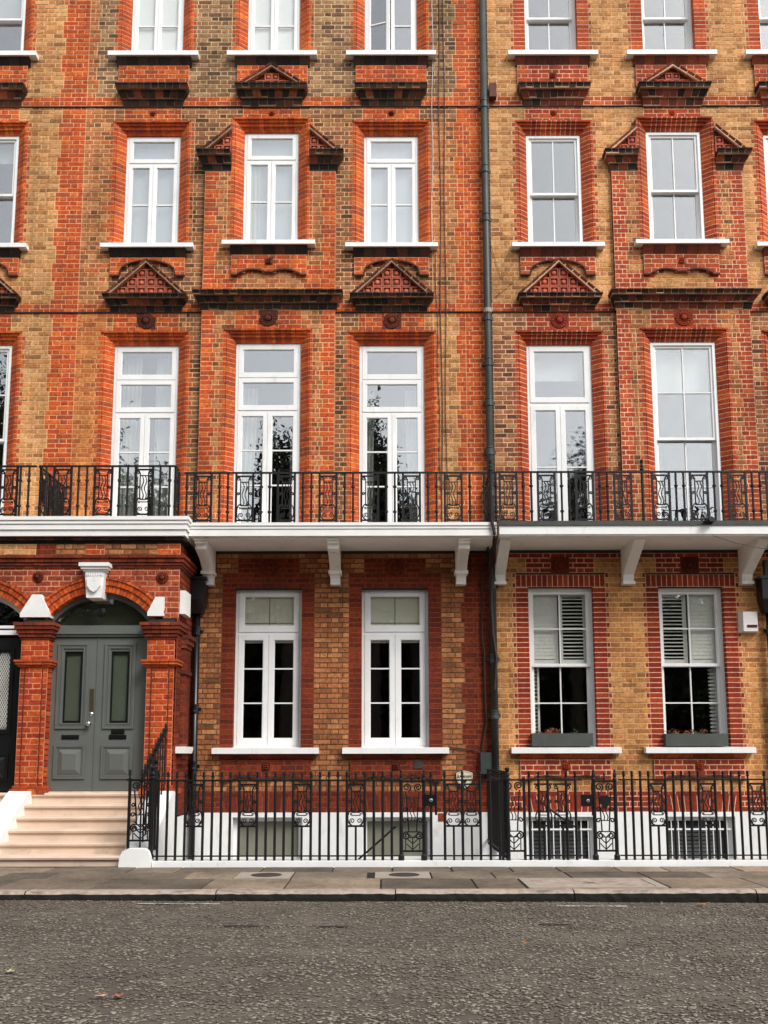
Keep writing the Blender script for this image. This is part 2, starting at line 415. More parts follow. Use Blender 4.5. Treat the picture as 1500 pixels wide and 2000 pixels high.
# ------------------------------------------------------------------ facade ornament
def hood(hs_, x0, x1, z0, z1, y, ty, ends=(1, 1), name='hood_mould'):
    """corbelled brick hood: three courses stepping out"""
    pr = [(.05, .0), (.125, .055), (.20, .10)]; hts = [.38, .34, .28]
    B, M = MB(), MB(); z = z0
    for i, ((p, o), hf) in enumerate(zip(pr, hts)):
        zt = z+(z1-z0)*hf; p0 = (pr[i-1][0]+.02 if i else .01); o0 = pr[i-1][1]+.012 if i else -.01
        if i == 2: p0, o0 = p-.02, o-.015
        a, b = x0-o*ends[0], x1+o*ends[1]; a0, b0 = x0-o0*ends[0], x1+o0*ends[1]
        n = max(2, round((b-a)/(.125 if i else .16)))
        M.hexa([(a0+.004, y-p0+.002, z), (b0-.004, y-p0+.002, z), (b-.004, y-p+.002, zt), (a+.004, y-p+.002, zt), (a0+.006, y+.02, z), (b0-.006, y+.02, z), (b-.006, y+.02, zt), (a+.006, y+.02, zt)], PAL[ty][1])
        for j in range(n):
            f0, f1 = j/n, (j+1)/n; g = .005
            lo0, lo1 = a0+(b0-a0)*f0+(g if j else 0), a0+(b0-a0)*f1-(g if j < n-1 else 0)
            h0, h1 = a+(b-a)*f0+(g if j else 0), a+(b-a)*f1-(g if j < n-1 else 0)
            c = pick(ty) if not (i == 1 and random.random() < .25) else pick('pedred')
            if ty == 'sootred' and (i == 2 or random.random() < .3): c = pick('soot')
            jj = random.uniform(-.003, .003)
            B.hexa([(lo0, y-p0+jj, z+.004), (lo1, y-p0+jj, z+.004), (h1, y-p+jj, zt-.022), (h0, y-p+jj, zt-.022), (lo0, y+.02, z+.004), (lo1, y+.02, z+.004), (h1, y+.02, zt-.022), (h0, y+.02, zt-.022)], c)
            B.box(h0, h1, y-p-.012+jj, y+.02, zt-.022, zt-.003, c)
        z = zt
    o = B.build(name, 'terracotta', hs_.root); M.build('hood_joint', 'mortar', o); return o
TILE = {}
def tile_mesh(c):
    key = round(c, 3)
    if key not in TILE:
        b = MB(); h = c/2-.003; q = h*.74; t = (1, 1, 1)
        for (a0, a1, b0, b1) in ((-h, h, -h, -q), (-h, h, q, h), (-h, -q, -q, q), (q, h, -q, q)):
            b.box(a0, a1, -.022, .012, b0, b1, t)
        b.box(-q, q, .0, .012, -q, q, (.42, .42, .42))
        b.lathe([(h*.5, 0), (h*.46, .018), (h*.25, .026)], (0, .0, 0), 10, 'y', (1.25, 1.2, 1.15))
        TILE[key] = b.mesh('terracotta_tile', 'tile_clay', fix=True)
    return TILE[key]
m_, nt_, b_ = newmat('tile_clay')
a_ = N(nt_, 'ShaderNodeAttribute'); a_.attribute_name = 'tint'; oi_ = N(nt_, 'ShaderNodeObjectInfo')
mm_ = N(nt_, 'ShaderNodeVectorMath', operation='MULTIPLY'); nt_.links.new(a_.outputs['Color'], mm_.inputs[0]); nt_.links.new(oi_.outputs['Color'], mm_.inputs[1])
nt_.links.new(mulcol(nt_, mm_.outputs[0], ramp(nt_, noise(nt_, 14, 4, pos(nt_)), .3, .7, .55, 1.25)), b_.inputs['Base Color']); b_.inputs['Roughness'].default_value = .75
def pediment(hs_, cx, z0, hw, h, y, cell, ty, half=0):
    """triangular terracotta gable; half=-1/1 keeps only the part outside the window it flanks, from x=cx"""
    P = MB(); M = MB()
    sides = (-1, 1) if not half else (half,)
    base = al(140, 68, 44) if ty == 'soot' else al(140, 60, 38)
    for s in sides:
        n = max(4, int(math.hypot(hw, h)/.14)); th = .075
        for i in range(n):
            f0, f1 = i/n+.012, (i+1)/n-.012
            a = (cx+s*hw*(1-f0), z0+h*f0); b = (cx+s*hw*(1-f1), z0+h*f1)
            nx, nz = -s*h, -hw; L = math.hypot(nx, nz); nx, nz = nx/L*th, nz/L*th
            c = pick('pedred'); c = tuple(v*random.uniform(.45, 1.0) for v in c) if ty == 'soot' else tuple(v*.7 for v in c); jj = random.uniform(-.004, .004)
            def q(p, k): 
                z = max(p[1]+nz*k, z0); x = p[0]+nx*k
                if (x-cx)*s < 0: x = cx
                return x, z
            A0, A1, A2 = a, q(a, .45), q(a, 1); B0, B1, B2 = b, q(b, .45), q(b, 1)
            P.hexa([(A1[0], y-.135+jj, A1[1]), (B1[0], y-.135+jj, B1[1]), (B0[0], y-.15+jj, B0[1]), (A0[0], y-.15+jj, A0[1]), (A1[0], y+.02, A1[1]), (B1[0], y+.02, B1[1]), (B0[0], y+.02, B0[1]), (A0[0], y+.02, A0[1])], c)
            P.hexa([(A2[0], y-.085, A2[1]), (B2[0], y-.085, B2[1]), (B1[0], y-.105, B1[1]), (A1[0], y-.105, A1[1]), (A2[0], y+.02, A2[1]), (B2[0], y+.02, B2[1]), (B1[0], y+.02, B1[1]), (A1[0], y+.02, A1[1])], pick('pedred'))
        a, c2 = (cx+s*(hw-.012), z0), (cx, z0+h-.012)
        M.prism([a, c2, (cx, z0+h-.07), (cx+s*(hw-.09), z0)], y-.128, y+.02, 'y', PAL['pedred'][1] if ty != 'soot' else tuple(v*.6 for v in PAL['pedred'][1]))
    o = P.build('pediment', 'terracotta', hs_.root)
    xl, xr = (cx-hw+.03, cx+hw-.03) if not half else ((cx, cx+hw-.03) if half > 0 else (cx-hw+.03, cx))
    M.build('rake_joint', 'mortar', o)
    poly = [(xl, z0+.002), (xr, z0+.002), (cx, z0+h-.03)]
    MB().prism(poly, y-.045, y+.02, 'y', tuple(v*.5 for v in base)).build('gable_field', 'terracotta', o)
    r = 0
    while True:
        zt = (r+1)*cell+.012; av = hw*(1-zt/h)-.075
        nn = round(av/cell+.12)
        if nn < 1 or zt > h: break
        for i in range(nn):
            for s in sides:
                t = put('terracotta_tile', tile_mesh(cell), o, (cx+s*(i+.5)*cell, y-.05, z0+.012+(r+.5)*cell))
                g = random.uniform(.75, 1.15); t.color = (base[0]*g*1.5, base[1]*g*1.5, base[2]*g*1.5, 1)
        r += 1
    return o
def rosette(hs_, cx, cz, y, r, ty, square=True, name='sunflower_rosette'):
    b = MB(); c = pick(ty); d = tuple(v*.45 for v in c)
    if square: b.box(cx-r*1.12, cx+r*1.12, y-.004, y+.02, cz-r*1.02, cz+r*1.02, tuple(v*.8 for v in c))
    b.lathe([(r*.98, 0), (r*.95, .012)], (cx, y-.004, cz), 20, 'y', d)
    n = 14
    for ring, (r0, r1, w, hh, ph) in enumerate(((.42, .98, .2, .03, 0), (.3, .68, .17, .042, .5))):
        for i in range(n):
            a = 2*math.pi*(i+ph)/n; ca, sa = math.cos(a), math.sin(a)
            def P(u, v, hh_): return (cx+(u*ca-v*sa)*r, y-hh_, cz+(u*sa+v*ca)*r)
            i0 = len(b.v); b.v += [P(r0, 0, .02), P((r0+r1)/2, -w*.75, .016), P(r1, 0, .014), P((r0+r1)/2, w*.75, .016), P((r0+r1)/2, 0, hh)]
            for f in ((0, 1, 4), (1, 2, 4), (2, 3, 4), (3, 0, 4)): b.face(tuple(i0+k for k in f), c)
    b.lathe([(r*.36, .01), (r*.34, .04), (r*.18, .055)], (cx, y, cz), 12, 'y', tuple(v*.8 for v in c))
    return b.build(name, 'terracotta', hs_.root)
def floret(hs_, cx, cz, y, r, ty):
    b = MB(); c = pick(ty)
    b.box(cx-r, cx+r, y-.002, y+.02, cz-r, cz+r, tuple(v*.5 for v in c))
    for i in range(8):
        a = 2*math.pi*i/8; L = r*(1.0 if i % 2 else .85)
        x, z = math.cos(a)*L*.55, math.sin(a)*L*.55
        b.lathe([(r*.24, 0), (r*.2, .018), (.004, .03)], (cx+x, y-.002, cz+z), 6, 'y', c)
    b.lathe([(r*.25, 0), (r*.2, .03), (.004, .04)], (cx, y-.002, cz), 8, 'y', c)
    return b.build('flower_tile', 'terracotta', hs_.root)
def curve_moustache(u):
    """lower edge of an apron, u in -1..1 -> height 0..1"""
    a = abs(u)
    if a > .84: return 0.0
    return .12+.88*(math.sin((a/.84)*math.pi)**.8)*(1 if a < .7 else .9)+(.45*math.exp(-(a/.05)**2))
def curve_arch(u):
    a = abs(u)
    if a > .74: return 0.0
    return .15+.85*math.sqrt(max(0, 1-(a/.76)**2))
def apron(hs_, cx, hw, z0, z1, y, ty, fn, rise, proud=.04, rect=True):
    yy = y-proud
    zc = z0+rise
    k = math.ceil(zc/C)
    if rect:
        while k*C < z1-.01:
            zt = min((k+1)*C, z1)
            if zt-k*C > .02: lay(hs_, cx-hw, cx+hw, yy, ty, k*C, k, proud+.02, False)
            k += 1
    kr = math.floor(z0/C)
    while kr*C < math.ceil(zc/C)*C-.001:
        zm = kr*C+C*.45; m = 80; run = None
        for q in range(m+1):
            u = -1+2*q/m; ins = q < m and zm > z0+rise*fn(u)-.004
            if ins and run is None: run = u
            if not ins and run is not None:
                if (u-run)*hw > .03: lay(hs_, cx+run*hw, cx+u*hw, yy, ty, kr*C, kr, proud+.02, False)
                run = None
        kr += 1
    zc = math.ceil(zc/C)*C
    b = MB(); n = 40; us = [-1+2*i/n for i in range(n+1)]
    L = PAL[ty][0][1]
    for i in range(n):
        a, c = us[i], us[i+1]; za, zb = z0+rise*fn(a), z0+rise*fn(c)
        b.hexa([(cx+a*hw, yy+.004, za), (cx+c*hw, yy+.004, zb), (cx+c*hw, yy+.004, zc), (cx+a*hw, yy+.004, zc), (cx+a*hw, y+.02, za), (cx+c*hw, y+.02, zb), (cx+c*hw, y+.02, zc), (cx+a*hw, y+.02, zc)], L)
    o = b.build('apron_edge', 'terracotta', hs_.root)
    lip = MB(); D = al(70, 44, 34)
    lip.tube([(cx+u*hw, yy-.004, z0+rise*fn(u)-.004) for u in us], .017, 4, D)
    lip.build('apron_lip', 'terracotta', o); return o
def sill(hs_, cx, hw, z0, z1, y, under=.13, uhw=None, proj=.14, dark='soot'):
    b = MB(); b.hexa([(cx-hw, y-proj, z0), (cx+hw, y-proj, z0), (cx+hw, y-proj, z1-.012), (cx-hw, y-proj, z1-.012), (cx-hw, y+.2, z0), (cx+hw, y+.2, z0), (cx+hw, y+.2, z1+.01), (cx-hw, y+.2, z1+.01)])
    o = b.build('window_sill', 'white_paint', hs_.root)
    if under:
        u = uhw or hw-.1; q = MB(); n = max(3, round(2*u/.2)); c0 = pick(dark)
        for i in range(n):
            a, bb = cx-u+2*u*i/n+.003, cx-u+2*u*(i+1)/n-.003
            q.hexa([(a, y-.03, z0-under), (bb, y-.03, z0-under), (bb, y-proj+.035, z0-.002), (a, y-proj+.035, z0-.002), (a, y+.02, z0-under), (bb, y+.02, z0-under), (bb, y+.02, z0-.002), (a, y+.02, z0-.002)], pick(dark))
        q.build('sill_corbel', 'terracotta', o)
    return o
# ------------------------------------------------------------------ windows
def leaf(W, fb, x0, x1, z0, z1, y, nx, nz, st=.055, bar=.011, th=.045, gm='glass', bottom=None, tilt=None, zbars=None):
    """timber ring with glazing bars into fb; every pane is an object of its own"""
    bt = bottom or st
    fb.box(x0, x0+st, y, y+th, z0, z1); fb.box(x1-st, x1, y, y+th, z0, z1)
    fb.box(x0+st, x1-st, y, y+th, z1-st, z1); fb.box(x0+st, x1-st, y, y+th, z0, z0+bt)
    gx0, gx1, gz0, gz1 = x0+st, x1-st, z0+bt, z1-st
    m = .010   # inner moulding
    fb.box(gx0, gx0+m, y+.012, y+th, gz0, gz1); fb.box(gx1-m, gx1, y+.012, y+th, gz0, gz1)
    fb.box(gx0+m, gx1-m, y+.012, y+th, gz1-m, gz1); fb.box(gx0+m, gx1-m, y+.012, y+th, gz0, gz0+m)
    zz = [gz0]+(zbars or [gz0+(gz1-gz0)*i/nz for i in range(1, nz)])+[gz1]
    xx = [gx0+(gx1-gx0)*i/nx for i in range(nx+1)]
    for x in xx[1:-1]: fb.box(x-bar, x+bar, y+.006, y+th-.004, gz0, gz1)
    for z in zz[1:-1]: fb.box(gx0, gx1, y+.008, y+th-.006, z-bar, z+bar)
    for i in range(len(xx)-1):
        for j in range(len(zz)-1):
            p = MB(); p.box(xx[i]+.004, xx[i+1]-.004, y+.024, y+.028, zz[j]+.004, zz[j+1]-.004)
            p.build('pane', gm, W)
def curtain(W, x0, x1, z0, z1, y, mat='curtain_white', folds=5, amp=.03, lean=0, name='curtain'):
    b = MB(); n = folds*8; i0 = 0
    rows = 10
    for r in range(rows+1):
        f = r/rows; z = z1+(z0-z1)*f
        for i in range(n+1):
            u = i/n; x = x0+(x1-x0)*u+lean*f**1.5*(1 if lean else 0)
            b.v.append((x, y+amp*math.sin(u*folds*2*math.pi+.6*math.sin(3*u+f))*(0.6+.4*f), z))
    for r in range(rows):
        for i in range(n):
            a = r*(n+1)+i; b.face((a, a+1, a+n+2, a+n+1))
    o = b.build(name, mat, W, smooth=True); return o
def flatblind(W, x0, x1, z0, z1, y, mat, name='blind', seams=()):
    b = MB(); b.box(x0, x1, y, y+.012, z0, z1)
    o = b.build(name, mat, W); return o
def outer(fb, cx, hw, z0, z1, y, t=.045, d=.09):
    fb.box(cx-hw, cx-hw+t, y, y+d, z0, z1); fb.box(cx+hw-t, cx+hw, y, y+d, z0, z1)
    fb.box(cx-hw+t, cx+hw-t, y, y+d, z1-t, z1); fb.box(cx-hw+t, cx+hw-t, y, y+d, z0, z0+t*.7)
class Win:
    pass
def window(hs_, name='window', label=None):
    W = put(name, None, hs_.root); W.empty_display_size = .1
    if label: W['label'] = label
    return W
YF = .135
def win_casement(hs_, cx, hw, z0, z1, y, rows, stile=.065, gm='glass'):
    """rows: list of (z_low, z_high, leaves, panes high, zbars)"""
    W = window(hs_); fb = MB(); yf = y+YF; outer(fb, cx, hw, z0, z1, yf)
    t = .045
    for n, (a, b, nl, nz, zb) in enumerate(rows):
        x0, x1 = cx-hw+t+.002, cx+hw-t-.002
        for i in range(nl):
            xa, xb = x0+(x1-x0)*i/nl, x0+(x1-x0)*(i+1)/nl
            leaf(W, fb, xa+.0025, xb-.0025, a, b, yf-.006-.003*(n % 2), 1, nz, stile, gm=gm, bottom=(stile*1.35 if n == 0 else stile*1.15), zbars=zb)
        if n < len(rows)-1: fb.box(cx-hw+t, cx+hw-t, yf+.004, yf+.08, b+.001, rows[n+1][0]-.001)
    fb.build('frame', 'white_paint', W); return W
def win_sash(hs_, cx, hw, z0, z1, y, zm, nx, nzu, nzl, gm='glass', st=.04):
    W = window(hs_); fb = MB(); yf = y+YF; outer(fb, cx, hw, z0, z1, yf-.02, .05, .13)
    leaf(W, fb, cx-hw+.05, cx+hw-.05, zm-.022, z1-.05, yf+.005, nx, nzu, st, .010, gm=gm)
    leaf(W, fb, cx-hw+.05, cx+hw-.05, z0+.036, zm+.022, yf+.055, nx, nzl, st, .010, gm=gm, bottom=.075)
    fb.build('frame', 'white_paint', W); return W

# ------------------------------------------------------------------ the terrace: three houses
ZTOP = 16.9
PITCHX = 7.02
A0, B0, C0 = -4.03, -1.945, .145
X1, X2 = -5.2, 1.76            # party lines
XL, XR = -9.1, 8.7             # where the built part of the terrace ends
houses = {}
def mk(label, x):
    h = House(thing('brick_house', label, 'house', (x, 0, 0)))
    return h
HC = mk('middle terraced brick house with the grey double door and white casement windows', -1.7)
HR = mk('yellow and red brick house with white-pointed joints, right of the tall drainpipe', 5.2)
HL = mk('yellow and red brick house cut off at the left edge', -7.1)
Z2F, Z1F, ZGF = (10.15, 12.29), (5.0, 8.41), (1.60, 4.19)
def facade(hs_, xa, xb, bays, cfg):
    ho = []; over = []
    st, ped = cfg['soot'], cfg['soot']
    red, lred = cfg['red'], cfg['lred']
    for cx, kind in bays:
        # outer limits of every opening, moulded surround included
        o1 = (cx-.75, cx+.75, 5.0, 8.61); o2 = (cx-.675, cx+.675, 10.06, 12.49); o3 = (cx-.665, cx+.665, 13.75, 16.2)
        ho += [o1, o2, o3]
        for o in (o1, o2, o3): over.append((o[0]+.0, o[1]-.0, o[2]+.0, o[3], red, .062, 1))
        over.append((cx-.56, cx+.56, 8.61, 8.95, lred, 0, 1)); over.append((cx-.50, cx+.50, 12.49, 12.76, lred, 0, 1))
    over += [(xa, xb, 12.77, 12.96, red, 0, 1), (xa, xb, 8.95, 9.11, red, 0, 1)]
    over = cfg['over']+over
    base = cfg['base']
    # projecting middle bays
    PY = -.085
    bayrects = []
    for cx, kind in bays:
        if kind == 'B':
            bayrects.append((cx-1.125, cx+1.13, 5.0, 11.52))
    wall(hs_, xa, xb, 5.0, ZTOP, 0, ho+bayrects+cfg.get('gfholes', []), base, over)
    cr = MB(); core(cr, xa, xb, 5.0, ZTOP, .006, .235, [(o[0]+.03, o[1]-.03, o[2], o[3]-.03) for o in ho]+bayrects)
    for (b0, b1, z0, z1) in bayrects:
        cx = (b0+b1)/2; hb = [o for o in ho if o[0] > b0-.3 and o[1] < b1+.3]
        ov = [(b0, b0+.20, z0, z1, red, .05, 2), (b1-.20, b1, z0, z1, red, .05, 2), (b0, b1, 9.2, 9.72, red, 0, 1)]
        # blind lunette of stock brick in the red field under the second-floor sill
        for k in range(6):
            zz = math.ceil(9.26/C)*C+k*C; w = .62*math.sqrt(max(0, 1-((k+.6)/5.2)**2)) if k < 5 else 0
            if w > .1: ov.append((cx-w, cx+w, zz+.001, zz+C-.001, cfg['lun'], 0, 1))
        for k in range(5):
            zz = math.ceil(9.72/C)*C-(k+1)*C; ov.append((b0+.2, b0+.2+.5*(5-k)/5*(1 if k > 1 else .6)*.9, zz+.001, zz+C-.001, cfg['lun'], 0, 1)) if k < 2 else None
        for o in hb: ov.append((o[0], o[1], o[2], o[3], red, .062, 1))
        ov.append((cx-.56, cx+.56, 8.61, 8.95, lred, 0, 1))
        wall(hs_, b0, b1, z0, z1, PY, hb, cfg['bay'], ov, depth=.10)
        core(cr, b0+.012, b1-.012, z0, z1, PY+.0125, .235, [(o[0]+.03, o[1]-.03, o[2], o[3]-.03) for o in hb])
    for cx, kind in bays:
        y = PY if kind == 'B' else 0
        # first floor
        jambs(hs_, cx, .55, 5.0, 8.41, y, red, SPLAY, ztop=8.41+.195); head(hs_, cx, .55, 8.41, y, lred, HEADP, mort=cfg['headm'])
        jambs(hs_, cx, .475, 10.06, 12.29, y, red, SPLAY, ztop=12.29+.195); head(hs_, cx, .475, 12.29, y, lred, HEADP, mort=cfg['headm'])
        jambs(hs_, cx, .465, 13.75, 16.0, 0, red, SPLAY if cfg['name'] != 'R' else FLAT); head(hs_, cx, .465, 16.0, 0, lred, HEADP, mort=cfg['headm'])
        rosette(hs_, cx, 8.79, y, .145, cfg['ros']); floret(hs_, cx, 12.63, 0, .062, cfg['ros'])
        # first-floor hood and what stands on it
        if kind == 'B':
            hood(hs_, cx-1.16, cx+1.165, 8.945, 9.215, y, st)
            apron(hs_, cx, .64, 9.56, 9.935, y, lred, curve_moustache, .10)
            floret(hs_, cx, 9.80, y-.042, .07, cfg['ros'])
        else:
            hood(hs_, cx-.61, cx+.61, 8.945, 9.20, y, st)
            pediment(hs_, cx, 9.20, .72, .66, y, .163, st)
            apron(hs_, cx, .64, 9.60, 9.935, y, lred, curve_arch, .27)
        sill(hs_, cx, .79, 10.065, 10.15, y, .13, .66, dark=st)
        # second floor
        if kind == 'B':
            for s in (-1, 1):
                xi = cx+s*.68; xo = cx+s*1.165
                hood(hs_, min(xi, xo), max(xi, xo), 11.50, 11.80, y*.5, st, (0, 1) if s > 0 else (1, 0))
                pediment(hs_, xi, 11.80, .56, .50, y*.5, .15, st, half=s)
            hood(hs_, cx-.53, cx+.53, 12.745, 13.06, -.03, st); pediment(hs_, cx, 13.06, .63, .43, -.03, .128, st)
            lay_panel(hs_, cx, .62, 13.05, 13.52, 0, red)
        else:
            hood(hs_, cx-.53, cx+.53, 12.745, 13.08, 0, st)
            apron(hs_, cx, .62, 13.10, 13.52, 0, red, curve_moustache, .09)
            if cfg['name'] == 'R': floret(hs_, cx, 13.32, -.042, .065, cfg['ros'])
        sill(hs_, cx, .79, 13.66, 13.755, 0, .14, .66, dark=st)
    # dark drip line under each string
    for z in (12.752, 8.935):
        s = MB(); xs = xa
        s.box(xa, xb, -.022, .02, z, z+.018, pick('soot')); s.build('string_course', 'terracotta', hs_.root)
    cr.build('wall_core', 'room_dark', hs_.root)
def lay_panel(hs_, cx, hw, z0, z1, y, ty, proud=.04):
    k = math.ceil(z0/C)
    while (k+1)*C <= z1+.02:
        lay(hs_, cx-hw, cx+hw, y-proud, ty, k*C, k, proud+.02, False); k += 1
# ---- centre house
def baseC(z): return 'grey' if z > 12.76 else ('brown' if z > 9.1 else 'stock')
cfgC = dict(name='C', soot='soot', red='red', lred='red', ros='sootred', lun='stock', bay='stock', headm=al(150, 66, 44), base=baseC, over=[
    (X1, -4.7, 5.0, 8.95, 'orange', 0, 1), (-3.35, -3.0, 5, 9.0, 'brown', 0, 1), (-.85, -.3, 5, 9.0, 'brown', 0, 1),
    (X1, -4.7, 9.1, 12.76, 'stock', .05, 4), (X1, -5.05, 12.9, ZTOP, 'stock', .05, 3), (.85, 1.4, 5.0, 8.95, 'yellow', 0, 1), (.85, 1.4, 9.1, 12.5, 'stock', 0, 1),
    (1.29, X2, 5.0, ZTOP, 'red', .055, 4)])
facade(HC, X1, X2, [(A0, 'A'), (B0, 'B'), (C0, 'A')], cfgC)
# ---- right house
def baseR(z): return 'yellow' if z > 9.1 else 'mixed'
cfgR = dict(name='R', soot='sootred', red='redw', lred='redw', ros='redw', lun='ochre', bay='stock', headm=al(236, 205, 185), base=baseR, over=[
    (X2, 1.86, 5.0, ZTOP, 'soot', 0, 1)])
facade(HR, X2, XR, [(A0+PITCHX, 'A'), (B0+PITCHX, 'B'), (C0+PITCHX, 'A')], cfgR)
# ---- left house
cfgL = dict(name='L', soot='soot', red='red', lred='red', ros='sootred', lun='yellow', bay='yellow', headm=al(150, 66, 44), base='yellow', over=[
    (-5.62, X1, 5.0, ZTOP, 'red', .055, 4)])
facade(HL, XL, X1, [(C0-PITCHX, 'A')], cfgL)

# ---- ground floor walls
def groundfloor(hs_, xa, xb, wins, ty, red, lred, band, over, white, prof, half=.545, core_xa=None):
    ho = [(c-half-.2, c+half+.2, 1.49, 4.39 if white else 4.19) for c in wins]
    ov = list(over)+[(o[0], o[1], 1.49, o[3], red, .06 if white else 0, 1) for o in ho]
    if not white:
        ov += [(c-.75, c+.75, 4.19, 4.42, red, 0, 1) for c in wins]+[(c-.5, c+.5, 4.42, 4.66, red, 0, 1) for c in wins]
    else:
        ov += [(c-.56, c+.56, 4.40, 4.70, lred, 0, 1) for c in wins]
    ov.append((xa, xb, .55, .87, band, 0, 1))
    arches = [(c-.62, c+.62, .5, .86) for c in wins]
    wall(hs_, xa, xb, .57, 4.79, 0, ho+arches, ty, ov)
    cr = MB(); core(cr, core_xa or xa, xb, .55, 5.0, .0125, .235, [(o[0]+.03, o[1]-.03, o[2], o[3]-.02) for o in ho])
    cr.build('wall_core', 'room_dark', hs_.root)
    for c in wins:
        jambs(hs_, c, half, 1.49, 4.19, 0, red, prof)
        soldiers(hs_, c-.62, c+.62, .556, .855, 0, band, .095, .10)
        if white:
            soldiers(hs_, c-half-.2, c+half+.2, 4.195, 4.395, 0, lred, .085, 0)
            rosette(hs_, c, 4.55, -.002, .135, 'darkred')
        else:
            rosette(hs_, c, 4.52, -.002, .14, 'darkred')
        sill(hs_, c, .845 if not white else .87, 1.495, 1.595, 0, .085, .74, .15, dark='darkred' if not white else 'redw')
        apron(hs_, c, .72, 1.07, 1.41, 0, lred, curve_moustache, .075)
        floret(hs_, c, 1.29, -.042, .068, 'darkred' if not white else 'redw')
    return ho
WC = [-1.88, .185]; WR = [2.888, 5.014]
groundfloor(HC, -3.1, X2, WC, 'gf', 'darkred', 'darkred', 'darkred', [(1.31, X2, .87, 4.8, 'darkred', .05, 4)], False, FLAT, core_xa=X1)
groundfloor(HR, X2, XR, WR, 'ochre', 'redg', 'redg', 'redg', [(X2, XR, 4.70, 4.8, 'redg', 0, 1)], True, FLAT, half=.53)
q = MB(); q.box(XL, X1, .0125, .235, .55, 5.0); q.build('wall_core', 'room_dark', HL.root)
# rendered white basement walls with their windows
def basement(hs_, xa, xb, wins, bars):
    b = MB(); ho = [(c-.55, c+.55, -1.0, .5) for c in wins]
    core(b, xa, xb, -2.4, .572, -.03, .24, ho); b.build('rendered_wall', 'stucco_white', hs_.root)
    for c in wins:
        W = window(hs_); fb = MB(); outer(fb, c, .55, -1.0, .5, .10, .07, .1)
        if bars:
            fb.box(c-.48, c+.48, .14, .17, -.30, -.25)
            fb.build('frame', 'white_paint', W)
            for i in range(9):
                x = c-.44+.11*i; MB().tube([(x, .045, -.98), (x, .045, .48)], .0085, 6).build('window_bar', 'white_paint', W)
            g = MB()
            for z in (.3,): g.box(c-.5, c+.5, .03, .06, z-.012, z+.012)
            g.build('bar_rail', 'white_paint', W)
            s = MB()
            for i in range(22):
                z = -.9+.06*i; s.hexa([(c-.46, .21, z), (c+.46, .21, z), (c+.46, .225, z+.045), (c-.46, .225, z+.045), (c-.46, .22, z), (c+.46, .22, z), (c+.46, .232, z+.045), (c-.46, .232, z+.045)])
            s.build('louvre_blind', 'black_paint', W)
        else:
            fb.box(c-.48, c+.48, .12, .17, -.22, -.12); fb.box(c-.04, c+.04, .13, .16, -.95, -.2)
            fb.build('frame', 'white_paint', W)
            for (a, bb, z0, z1) in ((c-.48, c+.48, -.12, .43), (c-.48, c-.04, -.93, -.22), (c+.04, c+.48, -.93, -.22)):
                p = MB(); p.box(a, bb, .14, .15, z0, z1); p.build('pane', 'frosted_grey', W)
basement(HC, -3.1, X2, [-1.84, .21], False); basement(HR, X2, XR, [2.79, 4.99], True)
# dark rooms behind the windows (floors, party walls, back wall)
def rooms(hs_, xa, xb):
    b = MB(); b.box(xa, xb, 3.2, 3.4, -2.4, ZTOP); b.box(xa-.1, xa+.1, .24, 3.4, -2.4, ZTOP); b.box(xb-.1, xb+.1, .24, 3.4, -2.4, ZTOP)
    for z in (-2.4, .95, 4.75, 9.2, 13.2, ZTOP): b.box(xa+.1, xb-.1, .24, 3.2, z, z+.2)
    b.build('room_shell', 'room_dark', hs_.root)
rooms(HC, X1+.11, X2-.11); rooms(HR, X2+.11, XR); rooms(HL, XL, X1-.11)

# ---- windows of the centre house
BY = -.085
for cx, y in ((A0, 0), (B0, BY), (C0, 0)):
    W = win_casement(HC, cx, .55, 5.0, 8.41, y, [(5.03, 7.20, 2, 3, [5.93, 6.53]), (7.23, 7.79, 1, 1, None), (7.81, 8.375, 1, 1, None)], .07)
    if cx == A0:
        curtain(W, cx-.49, cx-.13, 5.0, 8.3, y+.34, folds=5); curtain(W, cx+.12, cx+.5, 5.0, 8.3, y+.34, folds=5)
    elif cx == B0:
        curtain(W, cx-.49, cx-.20, 5.0, 7.7, y+.34, folds=4, lean=-.1); curtain(W, cx+.36, cx+.5, 5.0, 7.7, y+.34, folds=3)
    else:
        curtain(W, cx-.5, cx-.30, 5.0, 7.7, y+.34, folds=3, lean=-.05); curtain(W, cx+.22, cx+.5, 5.0, 7.7, y+.34, folds=4, lean=.1)
    W = win_casement(HC, cx, .475, 10.15, 12.29, y, [(10.18, 11.76, 2, 2, [11.0]), (11.79, 12.255, 1, 1, None)], .06)
    curtain(W, cx-.43, cx+.43, 10.1, 12.25, y+.24, 'net_grey', folds=5, amp=.003, name='net_curtain')
    if cx == B0: curtain(W, cx-.42, cx-.2, 10.1, 11.7, y+.21, folds=3, amp=.015)
    if cx != C0:
        W = win_casement(HC, cx, .465, 13.75, 16.0, 0, [(13.78, 15.3, 2, 2, [14.45]), (15.33, 15.965, 1, 1, None)], .055, 'glass_gf')
        flatblind(W, cx-.41, cx+.41, 13.76, 15.9, .185, 'blind_white')
